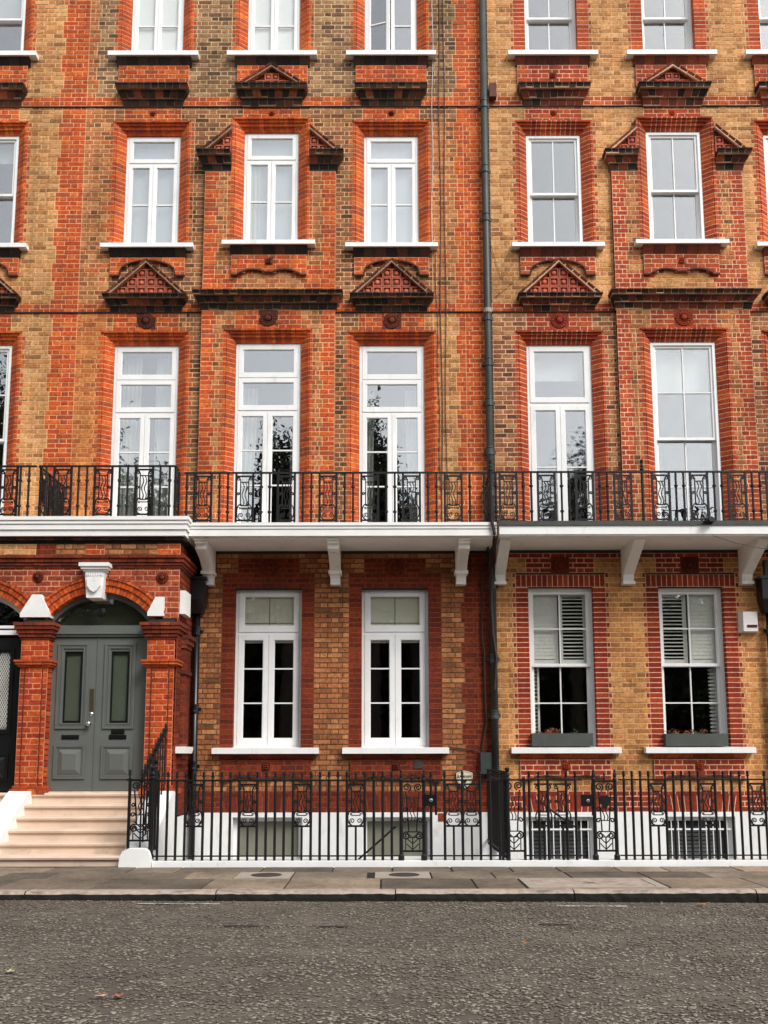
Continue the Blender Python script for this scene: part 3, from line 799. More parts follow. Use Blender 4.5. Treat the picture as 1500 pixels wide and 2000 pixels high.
# one third-floor casement stands open
W = window(HC); fb = MB(); outer(fb, C0, .465, 13.75, 16.0, YF)
leaf(W, fb, C0+.002, C0+.418, 13.78, 15.3, YF-.006, 1, 2, .055, zbars=[14.45]); leaf(W, fb, C0-.42, C0+.42, 15.33, 15.965, YF-.006, 1, 1, .055)
fb.build('frame', 'white_paint', W)
fb = MB(); lf = window(HC); 
leaf(lf, fb, 0, .415, 0, 1.52, -.022, 1, 2, .055, zbars=[.67]); fb.build('frame', 'white_paint', lf)
lf.location = Vector((C0-.42, YF+.02, 13.78))-WLOC[HC.root.name]; lf.rotation_euler = (0, 0, R(-16)); lf['label'] = 'casement leaf standing ajar'
lf.name = 'open_casement'
for cx in WC:
    W = win_casement(HC, cx, .545, 1.60, 4.19, 0, [(1.625, 3.43, 2, 3, [2.31, 2.87]), (3.475, 4.15, 1, 1, None)], .085, 'glass_gf')
    o = flatblind(W, cx-.46, cx+.46, 3.40, 4.1, .19, 'blind_cream')
    s = MB(); s.box(cx-.006, cx+.006, .186, .19, 3.42, 4.1); s.box(cx-.45, cx+.45, .184, .19, 3.62, 3.632); s.build('blind_seam', 'frosted_grey', o)
    t = MB(); t.box(cx-.46, cx+.46, .186, .21, 3.30, 3.40); t.build('blind_hem', 'curtain_white', o)
# ---- windows of the right house
D0, E0, F0 = A0+PITCHX, B0+PITCHX, C0+PITCHX
for cx, y in ((D0, 0), (E0, BY), (F0, 0)):
    if cx == E0:
        W = win_sash(HR, cx, .55, 5.0, 8.41, y, 6.72, 2, 2, 2, 'glass_old')
    else:
        W = win_casement(HR, cx, .55, 5.0, 8.41, y, [(5.03, 7.33, 2, 2, [6.26]), (7.39, 8.375, 1, 1, None)], .075, 'glass_old')
    flatblind(W, cx-.48, cx+.48, 7.85 if cx == D0 else 7.62, 8.35, y+.33, 'curtain_white')
    win_sash(HR, cx, .475, 10.15, 12.29, y, 11.2, 2, 1, 1, 'glass_r')
    W = win_sash(HR, cx, .465, 13.75, 16.0, 0, 14.60, 2, 1, 1, 'glass_r')
    if cx == E0:   # something white and angular stands on the sill inside
        p = MB()
        p.prism([(cx-.36, 13.9), (cx-.30, 13.83), (cx-.02, 13.82), (cx-.02, 14.07), (cx-.22, 14.07)], .30, .34, 'y')
        p.prism([(cx+.04, 13.78), (cx+.40, 13.78), (cx+.40, 13.92), (cx+.22, 13.98), (cx+.06, 13.9)], .30, .34, 'y'); p.build('white_sheet', 'curtain_white', W)
for n, cx in enumerate(WR):
    W = win_sash(HR, cx, .53, 1.60, 4.19, 0, 2.92, 2, 2, 2, 'glass_gf')
    for s in (-1, 1):    # louvred shutters behind the upper sash
        x0, x1 = (cx-.46, cx-.02) if s < 0 else (cx+.02, cx+.46)
        openl = (s > 0) if n == 0 else (s < 0)
        b = MB(); b.box(x0, x0+.04, .225, .25, 2.95, 4.12); b.box(x1-.06, x1, .225, .25, 2.95, 4.12); b.box(x0+.04, x1-.06, .225, .25, 4.06, 4.12); b.box(x0+.04, x1-.06, .225, .25, 2.95, 3.02)
        sh = b.build('shutter', 'shutter_white', W)
        for i in range(17):
            z = 3.03+.0605*i; q = MB()
            if openl: q.box(x0+.04, x1-.06, .215, .26, z+.02, z+.036)
            else: q.hexa([(x0+.04, .217, z), (x1-.06, .217, z), (x1-.06, .225, z+.06), (x0+.04, .225, z+.06), (x0+.04, .227, z), (x1-.06, .227, z), (x1-.06, .235, z+.06), (x0+.04, .235, z+.06)])
            q.build('louvre', 'shutter_white', sh)
    xs = cx-.46 if n == 0 else cx+.33   # folded lower shutter seen at one side
    b = MB(); b.box(xs+.09, xs+.12, .26, .5, 1.7, 2.9)
    for i in range(19): b.box(xs, xs+.09, .30, .33, 1.72+.062*i, 1.75+.062*i)
    b.build('folded_shutter', 'shutter_white', W)
# ---- windows of the left house
cx = C0-PITCHX
win_sash(HL, cx, .55, 5.0, 8.41, 0, 6.75, 1, 2, 2); W = win_sash(HL, cx, .475, 10.15, 12.29, 0, 11.2, 1, 1, 1); flatblind(W, cx-.42, cx+.42, 11.9, 12.25, .3, 'blind_white')
W = win_sash(HL, cx, .465, 13.75, 16.0, 0, 14.60, 1, 1, 1); flatblind(W, cx-.42, cx+.42, 14.75, 15.9, .3, 'blind_white')

# ------------------------------------------------------------------ balconies
def console(fancy):
    b = MB(); w = .085
    if fancy:
        top = [(0, 0), (-.86, 0), (-.86, -.07), (-.80, -.09), (-.80, -.15), (-.70, -.18), (-.52, -.22), (-.36, -.29), (-.25, -.37), (-.20, -.40), (0, -.40)]
        b.prism(top, -w, w, 'x')
        b.box(-w-.02, w+.02, -.25, 0, -.43, -.375); b.prism([(0, -.43), (-.22, -.43), (-.17, -.49), (-.15, -.55), (-.16, -.59), (0, -.59)], -w*.92, w*.92, 'x')
        b.box(-w-.015, w+.015, -.90, -.2, -.03, .002)
        for x in (-.045, 0, .045): b.prism([(-.70, -.195), (-.52, -.235), (-.36, -.305), (-.25, -.385), (-.23, -.385), (-.34, -.29), (-.5, -.21), (-.68, -.175)], x-.012, x+.012, 'x')
        for x in (-.045, 0, .045): b.box(x-.008, x+.008, -.812, -.8, -.14, -.10)
    else:
        b.prism([(0, 0), (-.84, 0), (-.84, -.05), (-.78, -.08), (-.14, -.44), (-.10, -.58), (0, -.58)], -w, w, 'x')
        b.box(-w-.012, w+.012, -.16, 0, -.60, -.55)
    return b
bc = HC.root
b = MB()
for (p, z0, z1) in ((1.00, 4.972, 5.02), (.978, 4.955, 4.972), (.986, 4.925, 4.955), (.966, 4.910, 4.925), (.974, 4.815, 4.910)): b.box(-3.0, X2-.02, -p, .0, z0, z1)
balc = b.build('balcony', 'white_cornice', bc); s = MB(); s.box(-3.0, X2-.02, -.90, .01, 4.80, 4.815); s.build('soffit', 'soffit', balc)
cons = console(True).mesh('bracket', 'soffit'); cons2 = console(False).mesh('bracket', 'soffit')
for x in (-2.84, -.785, 1.255): put('bracket', cons, balc, (x, 0, 4.80))
b = MB(); b.box(X2+.02, XR, -.99, 0, 4.83, 4.965); balr = b.build('balcony', 'white_paint', HR.root)
b = MB(); b.box(X2+.02, XR, -1.01, 0, 4.965, 5.035); b.build('gutter_edge', 'lead_grey', balr)
s = MB(); s.box(X2+.02, XR, -.97, .01, 4.81, 4.83); s.build('soffit', 'soffit', balr)
for x in (1.89, 3.975, 5.9, 8.0): put('bracket', cons2, balr, (x, 0, 4.81))
# ------------------------------------------------------------------ ironwork
def spiral(cx, cz, r, turns, start, dirn, n=16):
    out = []
    for i in range(n+1):
        f = i/n; a = start+dirn*turns*2*math.pi*f; rr = r*(1-.78*f)
        out.append((cx+rr*math.cos(a), 0, cz+rr*math.sin(a)))
    return out
def scroll_panel(w, h, thick=.008, tail=None, frame=True):
    """lyre-shaped cast panel: frame, wavy strings, scrolls; origin bottom centre"""
    b = MB(); hw = w/2; T = .0115
    def tb(p, r=T): b.tube(p, r, 4, flat=r*1.15)
    if frame:
        for s in (-1, 1): b.box(s*hw-.016, s*hw+.016, -.014, .014, 0, h)
    zt, zb = h-.055, .045
    b.box(-hw, hw, -.01, .01, zt-.012, zt+.012); b.box(-hw, hw, -.01, .01, zb-.014, zb+.010)
    iw = w*.24; z1, z0 = zt-.095, h*.345
    for s in (-1, 1):
        tb([(s*iw, 0, z0), (s*iw, 0, z1+.04), (s*(iw+.012), 0, zt-.03), (s*(iw+.03), 0, zt-.014)])
        tb(spiral(s*(hw-.042), zt-.042, .028, 1.1, R(90), -s, 12), .010)
        tb(spiral(s*(hw-.036), (z0+z1)/2, .026, 1.2, R(200) if s > 0 else R(-20), -s, 12), .0105)
        tb([(s*w*.085+.016*math.sin(2*math.pi*1.6*i/16), 0, z0+(z1-z0)*i/16) for i in range(17)], .009)
        # bowl: leaves the strings, swells to the frame and comes back to the middle
        pts = []
        for i in range(15):
            a = R(118)-R(215)*i/14
            pts.append((s*(.008+(hw-.022)*.5*(1+math.cos(a))-.0), 0, zb+.012+(h*.30-.0)*.5*(1+math.sin(a))))
        tb([(s*iw*.9, 0, z0)]+pts)
        tb(spiral(s*w*.2, zb+h*.10, w*.155, 1.4, R(-60) if s > 0 else R(240), s, 18), .0085)
        tb(spiral(s*w*.27, zb+h*.235, w*.07, 1.1, R(30) if s > 0 else R(150), s, 10), .0075)
    b.box(-iw, iw, -.008, .008, z1-.007, z1+.007); b.box(-iw, iw, -.008, .008, z0-.007, z0+.007); b.box(-iw, iw, -.008, .008, z0-.045, z0-.033)
    if tail: b.tube([(0, 0, zb), (0, 0, -tail)], .016, 6)
    return b
def gate_panel(w, h):
    """taller panel: volutes on top, lyre in the middle, fern at the foot"""
    b = MB(); hw = w/2
    def tb(p, r=.009): b.tube(p, r*1.3, 4)
    for s in (-1, 1): b.box(s*hw-.017, s*hw+.017, -.017, .017, -.02, h+.03)
    for z in (h, .12): b.box(-hw, hw, -.011, .011, z-.012, z+.012)
    for s in (-1, 1):
        tb(spiral(s*w*.25, h-.075, .055, 1.5, R(250) if s > 0 else R(-70), -s, 20), .010)
        tb([(s*w*.30, 0, h-.13), (s*w*.27, 0, h-.2), (s*w*.2, 0, h*.52), (s*w*.17, 0, h*.36)])
        tb(spiral(s*(hw-.055), h*.64, .032, 1.2, R(200) if s > 0 else R(-20), -s, 12)); tb(spiral(s*(hw-.05), h*.5, .036, 1.2, R(200) if s > 0 else R(-20), -s, 12))
        tb([(s*.022+.013*math.sin(i*.75), 0, h*.50+(h*.28)*i/14) for i in range(15)], .0065)
        tb(spiral(s*w*.27, h*.31, .052, 1.5, R(90), -s, 20), .0105)
        tb([(s*w*.31, 0, h*.27), (s*w*.31, 0, .12)], .007)
        for j in range(3):
            z = .14+.075*j; tb([(0, 0, z), (s*w*.12, 0, z+.03), (s*w*.27, 0, z+.075)], .007)
    b.box(-hw, hw, -.007, .007, h*.79-.006, h*.79+.006); b.box(-w*.2, w*.2, -.007, .007, h*.5-.006, h*.5+.006); b.box(-w*.3, w*.3, -.008, .008, h*.36-.007, h*.36+.007); b.box(-w*.18, w*.18, -.007, .007, h*.29-.006, h*.29+.006)
    tb([(0, 0, .12), (0, 0, h*.29)], .008)
    return b
bal_panel = scroll_panel(.262, .80).mesh('scroll_panel', 'iron')
def baluster_mesh(h):
    b = MB(); b.tube([(0, 0, 0), (0, 0, h)], .0165, 8)
    for z in (h*.22, h*.72): b.lathe([(.017, -.022), (.029, -.014), (.029, .014), (.017, .022)], (0, 0, z), 8)
    return b.mesh('baluster', 'iron', smooth=False)
bal_bar = baluster_mesh(.80)
def rail_box(root, p, q, z, w=.018, h=.012, name='top_rail'):
    b = MB(); (x0, y0), (x1, y1) = p, q
    if abs(x1-x0) > abs(y1-y0): b.box(x0, x1, y0-w, y0+w, z-h, z+h)
    else: b.box(x0-w, x0+w, min(y0, y1), max(y0, y1), z-h, z+h)
    return b.build(name, 'iron', root)
def post_mesh(h, r=.022):
    b = MB(); b.lathe([(r*1.3, 0), (r*1.3, .05), (r, .06), (r, h), (r*1.5, h+.01), (r*1.5, h+.03), (r*.8, h+.05), (r*1.2, h+.07), (r*1.0, h+.10), (r*.7, h+.11), (r*1.1, h+.135), (r*1.25, h+.16), (r*.8, h+.175)], (0, 0, 0), 10)
    return b.mesh('post', 'iron')
ZB = 5.022
def balcony_railing(label, x0, x1, y, panels, bars, ret=None, posts=(), z=ZB):
    t = thing('balcony_railing', label, 'railing', (x0, y, z))
    rail_box(t, (x0, y), (x1, y), z+.80)
    for x in panels: put('scroll_panel', bal_panel, t, (x, y, z))
    for x in bars: put('baluster', bal_bar, t, (x, y, z))
    for x in posts: put('post', post_mesh(.82), t, (x, y, z))
    for (rx, ya, yb) in (ret or []):
        rail_box(t, (rx, ya), (rx, yb), z+.80); n = max(2, round(abs(yb-ya)/.13)); 
        for i in range(n):
            yy = ya+(yb-ya)*(i+.5)/n
            if i % 3 == 1: put('scroll_panel', bal_panel, t, (rx, yy, z), (0, 0, R(90)))
            else: put('baluster', bal_bar, t, (rx, yy, z))
    return t
pp = [-2.80+.6465*i for i in range(7)]
bb = []
for x in pp: bb += [x+.257, x+.388]
balcony_railing('long black iron railing on the white moulded balcony of the middle house', -3.09, 1.70, -.95, pp, [-3.05]+bb[:-1]+[1.56])
pr = [1.93+.591*i for i in range(12)]; br = []
for i, x in enumerate(pr):
    br += [x+.235, x+.355]
br = [x for x in br if x < XR-.1 and not 3.9 < x < 4.1]
balcony_railing('black iron railing on the grey-edged balcony of the right house', 1.66, XR, -.97, [x for x in pr if x < XR-.2], [1.74]+br, [(1.66, -.95, -.02)], posts=(4.01, 1.66))
pq = [-4.905+.6235*i for i in range(3)]; bq = []
for x in pq: bq += [x+.245, x+.372]
balcony_railing('black iron railing along the balcony above the grey door, projecting over the porch', -5.27, -3.19, -1.16, pq, [-5.16]+bq[:-1]+[-3.27], [(-3.19, -1.16, -.95), (-5.27, -1.14, -.02)], z=ZB+.043)
pl = [-5.73-.6235*i for i in range(5)]; bl = []
for x in pl: bl += [x+.18, x+.31]
balcony_railing('black iron railing at the far left above the neighbouring door', -8.9, -5.31, -1.16, pl, bl, z=ZB+.043)

# ground-level railings
ZP = .095
def spear_mesh(h, over):
    b = MB(); r = .018
    b.lathe([(r, 0), (r, h), (r*.7, h+over*.22), (r*.62, h+over*.36), (r*1.3, h+over*.42), (r*1.3, h+over*.52), (r*.6, h+over*.58), (r*1.1, h+over*.72), (r*.95, h+over*1.0), (.004, h+over*1.08)], (0, 0, 0), 8)
    return b.mesh('bar', 'iron')
bar_m = spear_mesh(1.04, .11); gpanel = scroll_panel(.238, .64, frame=False).mesh('scroll_panel', 'iron'); gpanel_t = scroll_panel(.238, .64, frame=False, tail=.40).mesh('scroll_panel', 'iron')
gate_m = gate_panel(.29, 1.04)
YR = -2.45
def area_railing(label, x0, x1, bars, panels, z=ZP, runs=None):
    t = thing('area_railing', label, 'railing', (x0, YR, z))
    for (a, b_) in (runs or [(x0, x1)]):
        rail_box(t, (a, YR), (b_, YR), z+1.04, .02, .011); rail_box(t, (a, YR), (b_, YR), z+.06, .016, .008, 'bottom_rail')
    for x in bars: put('bar', bar_m, t, (x, YR, z))
    for x in panels: put('scroll_panel', gpanel_t, t, (x, YR, z+.40))
    return t
sp = .1185
bars = [-2.98+sp*i for i in range(27)]
pan = [bars[i] for i in (4, 10, 16, 22)]
t = area_railing('black spear-topped railing with lyre panels in front of the middle house', -3.06, .20, [x for x in bars if x not in pan], pan, runs=[(-3.06, .22)])
for x in pan:    # spear tips above the panels
    b = MB(); b.lathe([(.0125, 1.03), (.012, 1.08), (.017, 1.085), (.017, 1.095), (.011, 1.1), (.016, 1.115), (.014, 1.14), (.004, 1.15)], (x, YR, ZP), 8); b.build('finial', 'iron', t)
bars2 = [.62, .80, 1.035, 1.27]
t2 = area_railing('short railing with twin lyre panels between the left gate and the drainpipe', .58, 1.62, bars2+[1.40, 1.52], [.917, 1.153])
def gate(label, x0, x1, emblem):
    t = thing('iron_gate', label, 'gate', ((x0+x1)/2, YR, ZP))
    put('gate_panel', gate_panel(x1-x0, 1.02).mesh('gate_panel', 'iron'), t, ((x0+x1)/2, YR, ZP))
    for x in (x0, x1):
        b = MB(); b.lathe([(.03, -.06), (.04, -.04), (.04, .06), (.026, .08), (.024, 1.0), (.03, 1.05), (.018, 1.07), (.024, 1.09), (.02, 1.13), (.012, 1.14), (.018, 1.16), (.005, 1.18)], (x, YR, ZP), 10); b.build('gate_post', 'iron', t)
    b = MB(); b.lathe([(.0125, 1.0), (.012, 1.06), (.018, 1.07), (.01, 1.09), (.016, 1.11), (.004, 1.14)], ((x0+x1)/2, YR, ZP), 8); b.build('finial', 'iron', t)
    if emblem:
        b = MB(); c = (x0+x1)/2
        b.prism([(c-.05, .93), (c+.05, .93), (c+.075, .86), (c+.04, .80), (c, .74), (c-.04, .80), (c-.075, .86)], YR-.02, YR+.02, 'y'); b.build('emblem', 'iron', t)
    return t
gate('narrow black gate with a fern-pattern foot, in front of the middle house', .225, .525, False)
gate('narrow black gate with a solid crest near its top, right of the drainpipe', 2.775, 3.055, True)
def lockbox(label, x0, x1, z0, z1):
    t = thing('gate_lock', label, 'lock', ((x0+x1)/2, YR, z0))
    b = MB(); b.box(x0, x1-.03, YR-.035, YR+.035, z0, z1); b.build('lock_case', 'black_paint', t)
    b = MB(); b.tube([(x1-.015, YR, z0-.12), (x1-.015, YR, z1+.16)], .017, 8); b.build('lock_bolt', 'iron', t)
    b = MB(); b.lathe([(.022, 0), (.022, .012), (.012, .02)], ((x0+x1)/2, YR-.035, (z0+z1)/2), 10, 'y'); b.build('keyhole', 'chrome', t)
lockbox('black box lock beside the left area gate', .535, .70, .80, .95); lockbox('black box lock beside the right area gate with the crest', 2.60, 2.77, .79, .94)
bars3 = [1.92, 2.045, 2.165, 2.41, 2.53]; 
area_railing('railing with twin lyre panels just right of the drainpipe', 1.86, 2.62, bars3, [2.105-.0, 2.345+.01])
b4 = [3.175+.1095*i for i in range(52)]
pan4 = [b4[i] for i in (4, 10, 16, 22, 28)]
b4 = [x for x in b4 if x < XR]
t4 = area_railing('long spear-topped railing in front of the right house', 3.10, XR, [x for x in b4 if x not in pan4], pan4)
# ornate end panel and the fence that divides the two areas
t5 = thing('dividing_railing', 'railing running back to the wall between the two basement areas, seen edge on', 'railing', (1.63, YR, ZP))
rail_box(t5, (1.63, YR), (1.63, -.05), ZP+1.04, .02, .012); rail_box(t5, (1.63, YR), (1.63, -.05), ZP+.06, .016, .009, 'bottom_rail')
for i in range(19): put('bar', bar_m, t5, (1.63, YR+.06+.122*i, ZP))
put('gate_panel', gate_m.mesh('gate_panel', 'iron'), t5, (1.705, YR+.0, ZP))
put('post', post_mesh(1.08, .026), t5, (1.63, YR-.02, ZP-.05))
# plinth under the railings and the sunken area
pl_ = MB(); pl_.hexa([(-3.02, -2.56, -.3), (XR, -2.56, -.3), (XR, -2.55, .095), (-3.02, -2.55, .095), (-3.02, -2.33, -2.4), (XR, -2.33, -2.4), (XR, -2.34, .1), (-3.02, -2.34, .1)])
o = pl_.build('plinth_wall', 'stucco_white'); tag(o, 'low white painted kerb wall carrying the black street railings', 'wall')
fl = MB(); fl.box(-3.1, XR, -2.6, .3, -2.6, -2.4); struct('basement_area', fl, 'paving_plain')
o = MB().tube([(-.42, -2.0, 0.0), (.16, -2.0, .5)], .014, 8).build('handrail', 'iron'); tag(o, 'thin sloping handrail of the sunken steps behind the left railing', 'handrail')
o = MB().tube([(2.22, -1.6, .80), (2.45, -1.6, .62), (2.75, -1.6, .42)], .014, 8).build('handrail', 'iron'); tag(o, 'black sloping handrail behind the right railing by the crest gate', 'handrail')
# ------------------------------------------------------------------ porch
YPF = -1.05
HP = House(thing('brick_porch', 'red brick porch with two arches, white keystone and piers around the front doors', 'porch', (-4.3, -1.0, .9)))
root = HP.root
PXL, PXR = -7.42, -3.10
ARC = [(-4.29, .762), (-6.17, .762)]
RI, RO, ZC = .95, 1.165, 2.982
def archw(z, r): return math.sqrt(max(0, r*r-(z-ZC)**2))
hol = []
k = int(.9/C)
while k*C < 4.3:
    zm = k*C+C/2
    for c, hw in ARC:
        if zm < 3.54: hol.append((c-hw, c+hw, k*C, (k+1)*C))
        elif zm < 4.15:
            w = archw(zm, RO); w = min(w, .95) if zm < 3.72 else w
            if w > .03: hol.append((c-w, c+w, k*C, (k+1)*C))
    k += 1
piers = [(-5.435, -5.02), (-3.545, -3.135), (-7.42, -6.93)]
wall(HP, PXL, PXR, 3.45, 4.74, YPF, hol, 'porchdk', [(-9, 0, 4.49, 4.76, 'gf', 0, 1), (-5.3, -5.0, 4.49, 4.76, 'darkred', 0, 1), (-6.5, -5.3, 4.49, 4.76, 'yellow', 0, 1), (-4.55, -4.25, 4.49, 4.76, 'red', 0, 1), (-3.5, -3.0, 4.49, 4.76, 'red', 0, 1), (-9, 0, 3.4, 4.3, 'redp', 0, 1)] if False else
     [(-9, 0, 4.49, 4.76, 'gf', 0, 1), (-5.3, -5.0, 4.49, 4.76, 'darkred', 0, 1), (-6.5, -5.3, 4.49, 4.76, 'yellow', 0, 1), (-4.55, -4.25, 4.49, 4.76, 'red', 0, 1), (-3.45, -3.0, 4.49, 4.76, 'red', 0, 1)], depth=.06)
for (a, b_) in piers: wall(HP, a, b_, .98, 3.45, YPF-.05, [], 'porchred' if 'porchred' in PAL else 'red', [], depth=.20)
# wall core behind the bricks
cr = MB()
for (a, b_) in piers: cr.box(a+.012, b_-.012, YPF-.038, -.6, .9, 3.5)
hc = []
kk = 3.50
while kk < 4.16:
    for c, hw in ARC:
        w = archw(kk+.02, RI+.02) if kk > 3.5 else hw
        if w > .02: hc.append((c-w, c+w, kk, kk+.02))
    kk += .02
core(cr, PXL+.01, PXR-.012, 3.50, 4.78, YPF+.0125, -.62, [(c-.77, c+.77, 3.5, 3.58) for c, _ in ARC]+[h for h in hc if h[2] >= 3.579])
cr.box(PXL, PXR-.012, -.62, 0, 4.2, 4.78); cr.box(-3.40, PXR-.012, -.62, 0, -.2, 4.2); cr.box(PXL, PXL+.3, -.62, 0, -.2, 4.2)
cr.build('wall_core', 'darkcore' if 'darkcore' in MATS else 'room_dark', root)
# voussoirs
for c, hw in ARC:
    n = 34; a0 = math.asin(.80/RI)
    for i in range(n):
        t0, t1 = -a0+2*a0*i/n+.003, -a0+2*a0*(i+1)/n-.003
        for (ra, rb, yy) in ((RI, RI+.10, YPF-.006), (RI+.103, RO-.028, YPF-.028), (RO-.026, RO+.012, YPF-.045)):
            if i % 2 == 1 and ra > RI and False: continue
            P = [(c+r*math.sin(t), yy, ZC+r*math.cos(t)) for r, t in ((ra, t0), (ra, t1), (rb, t1), (rb, t0))]
            HP.B.hexa(P+[(x, YPF+.3, z) for x, _, z in P], pick('red'))
    m = MB(); 
# mouldings that run across the front and round the right corner
def band(z0, z1, p, ty, x0=PXL, x1=PXR, y=YPF, name='moulding', yb=-.02, n=None):
    b = MB(); n = n or max(2, round((x1-x0+p)/.14))
    for i in range(n):
        a, c = x0+(x1+p-x0)*i/n+(.003 if i else 0), x0+(x1+p-x0)*(i+1)/n-(.003 if i < n-1 else 0)
        b.box(a, c, y-p, yb if i == n-1 else y+.03, z0+.002, z1-.002, pick(ty))
    return b.build(name, 'terracotta', root)
band(4.44, 4.49, .09, 'darkred'); band(4.38, 4.44, .065, 'darkred'); band(4.335, 4.38, .04, 'sootred'); band(4.30, 4.335, .02, 'sootred')
band(4.72, 4.77, .06, 'soot')
# pier caps, neck bands and bases
def ring(x0, x1, z0, z1, p, ty, name='pier_cap', yb=-.62):
    b = MB(); n = 4
    for i in range(n):
        a, c = x0-p+(x1-x0+2*p)*i/n, x0-p+(x1-x0+2*p)*(i+1)/n
        b.box(a+(.003 if i else 0), c-(.003 if i < n-1 else 0), YPF-.05-p, yb if i in (0, n-1) else YPF, z0+.002, z1-.002, pick(ty))
    return b.build(name, 'terracotta', root)
for (a, b_) in piers:
    for (z0, z1, p, ty) in ((3.40, 3.45, .10, 'sootred'), (3.345, 3.40, .085, 'darkred'), (3.285, 3.345, .06, 'darkred'), (3.235, 3.285, .035, 'sootred'), (3.195, 3.235, .015, 'darkred')): ring(a, b_, z0, z1, p, ty)
    for (z0, z1, p, ty) in ((2.855, 2.89, .075, 'red'), (2.815, 2.855, .06, 'red'), (2.785, 2.815, .03, 'red')): ring(a, b_, z0, z1, p, ty, 'neck_band')
    for (z0, z1, p, ty) in ((.90, .985, .05, 'red'), (.985, 1.03, .025, 'red')): ring(a, b_, z0, z1, p, ty, 'pier_base')
    for x in (a+.075, b_-.075):   # narrow reeds on the shaft face
        MB().tube([(x, YPF-.052, 1.05), (x, YPF-.052, 2.77)], .009, 5, al(110, 40, 26)).build('reed', 'terracotta', root)
# white stone springers, keystone
def springer(x0, x1, tx0, tx1, z0, z1):
    b = MB(); b.prism([(x0, z0), (x1, z0), (x1, z0+.06), (tx1, z1), (tx0, z1), (x0, z0+.06)], YPF-.075, YPF+.28, 'y'); b.build('springer', 'white_stone', root)
springer(-5.47, -5.03, -5.30, -5.16, 3.535, 3.88); springer(-3.555, -3.315, -3.44, -3.315, 3.55, 3.84)
kc = ARC[0][0]-.06
def keystone(kc):
    b = MB(); b.prism([(kc-.115, 3.82), (kc+.115, 3.82), (kc+.15, 4.22), (kc-.15, 4.22)], YPF-.13, YPF+.2, 'y')
    for (z0, z1, p) in ((4.22, 4.25, .02), (4.25, 4.29, .05), (4.29, 4.345, .075)): b.box(kc-.15-p, kc+.15+p, YPF-.13-p, YPF+.1, z0, z1)
    o = b.build('keystone', 'white_stone', root)
    b = MB(); b.prism([(kc-.10, 4.13), (kc+.10, 4.13), (kc+.10, 4.0), (kc+.05, 3.93), (kc, 3.90), (kc-.05, 3.93), (kc-.10, 4.0)], YPF-.175, YPF-.1, 'y')
    for i in range(7): b.box(kc-.125+.036*i, kc-.10+.036*i, YPF-.15, YPF-.1, 4.155, 4.2)
    b.build('shield', 'white_stone', o)
keystone(kc); keystone(ARC[1][0]-.02)
rosette(HP, -3.36, 4.145, YPF-.002, .095, 'darkred', False); rosette(HP, -5.25, 4.16, YPF-.002, .085, 'darkred', False)
# right flank of the porch: brick, white block, pilaster with cap and white ledge
def flank(x, y0, y1, z0, z1, ty, skip=None):
    k = math.ceil(z0/C)
    while (k+1)*C <= z1+.01:
        za = k*C; off = 0 if k % 2 else .18; yb = y0-off
        HP.M.box(x-.02, x-.009, y0, y1, za, za+C, PAL[ty][1])
        while yb < y1:
            w = .243 if (round((yb-y0)*100)) % 2 == 0 else .243
            a, c = max(yb, y0)+.005, min(yb+w, y1)-.005
            if c-a > .03: HP.B.box(x-.03, x+random.uniform(-.002, .003), a, c, za+GH, za+C-GH, pick(ty))
            yb += w
        k += 1
flank(PXR, YPF+.002, -.01, .56, 4.72, 'darkred')
b = MB(); b.box(PXR-.01, PXR+.085, -1.0, -.62, 3.60, 3.96); b.build('white_block', 'white_stone', root)
b = MB(); b.prism([(-1.02, 1.50), (-.50, 1.50), (-.42, 1.56), (-.42, 1.60), (-1.02, 1.60)], PXR-.12, PXR+.14, 'x'); b.build('ledge', 'white_paint', root)
b = MB()
for (z0, z1, p) in ((1.42, 1.50, .08), (1.34, 1.42, .05)): b.box(PXR-.01, PXR+p, -.95, -.55, z0, z1, pick('darkred'))
b.build('ledge_corbel', 'terracotta', root)
b = MB(); b.box(PXR-.01, PXR+.056, -.797, -.453, 1.6, 3.1, PAL['darkred'][1])
for k in range(20, 38): b.box(PXR-.01, PXR+.06, -.80, -.45 if k % 2 else -.6, k*C+GH, (k+1)*C-GH, pick('darkred')); b.box(PXR-.01, PXR+.06, -.588, -.45, k*C+GH, (k+1)*C-GH, pick('darkred')) if not k % 2 else None
for (z0, z1, p) in ((3.10, 3.16, .08), (3.16, 3.24, .11), (3.24, 3.30, .14), (2.70, 2.76, .09)): b.box(PXR-.01, PXR+p, -.80-p*.3, -.45+p*.3, z0, z1, pick('sootred'))
b.build('flank_pilaster', 'terracotta', root)
bfl = MB(); bfl.box(PXR-.1, PXR+.003, YPF, -.02, -2.4, .553); bfl.build('rendered_base', 'stucco_white', root)
# moulded white balcony slab over the porch
b = MB()
for (p, z0, z1) in ((1.22, 5.01, 5.065), (1.196, 4.99, 5.01), (1.204, 4.955, 4.99), (1.18, 4.94, 4.955), (1.188, 4.87, 4.94), (1.158, 4.855, 4.87), (1.165, 4.775, 4.855)): b.box(XL, -3.05+(p-1.12), -p, -.0, z0, z1)
bal = b.build('balcony_slab', 'white_cornice', root)
finish(HP)
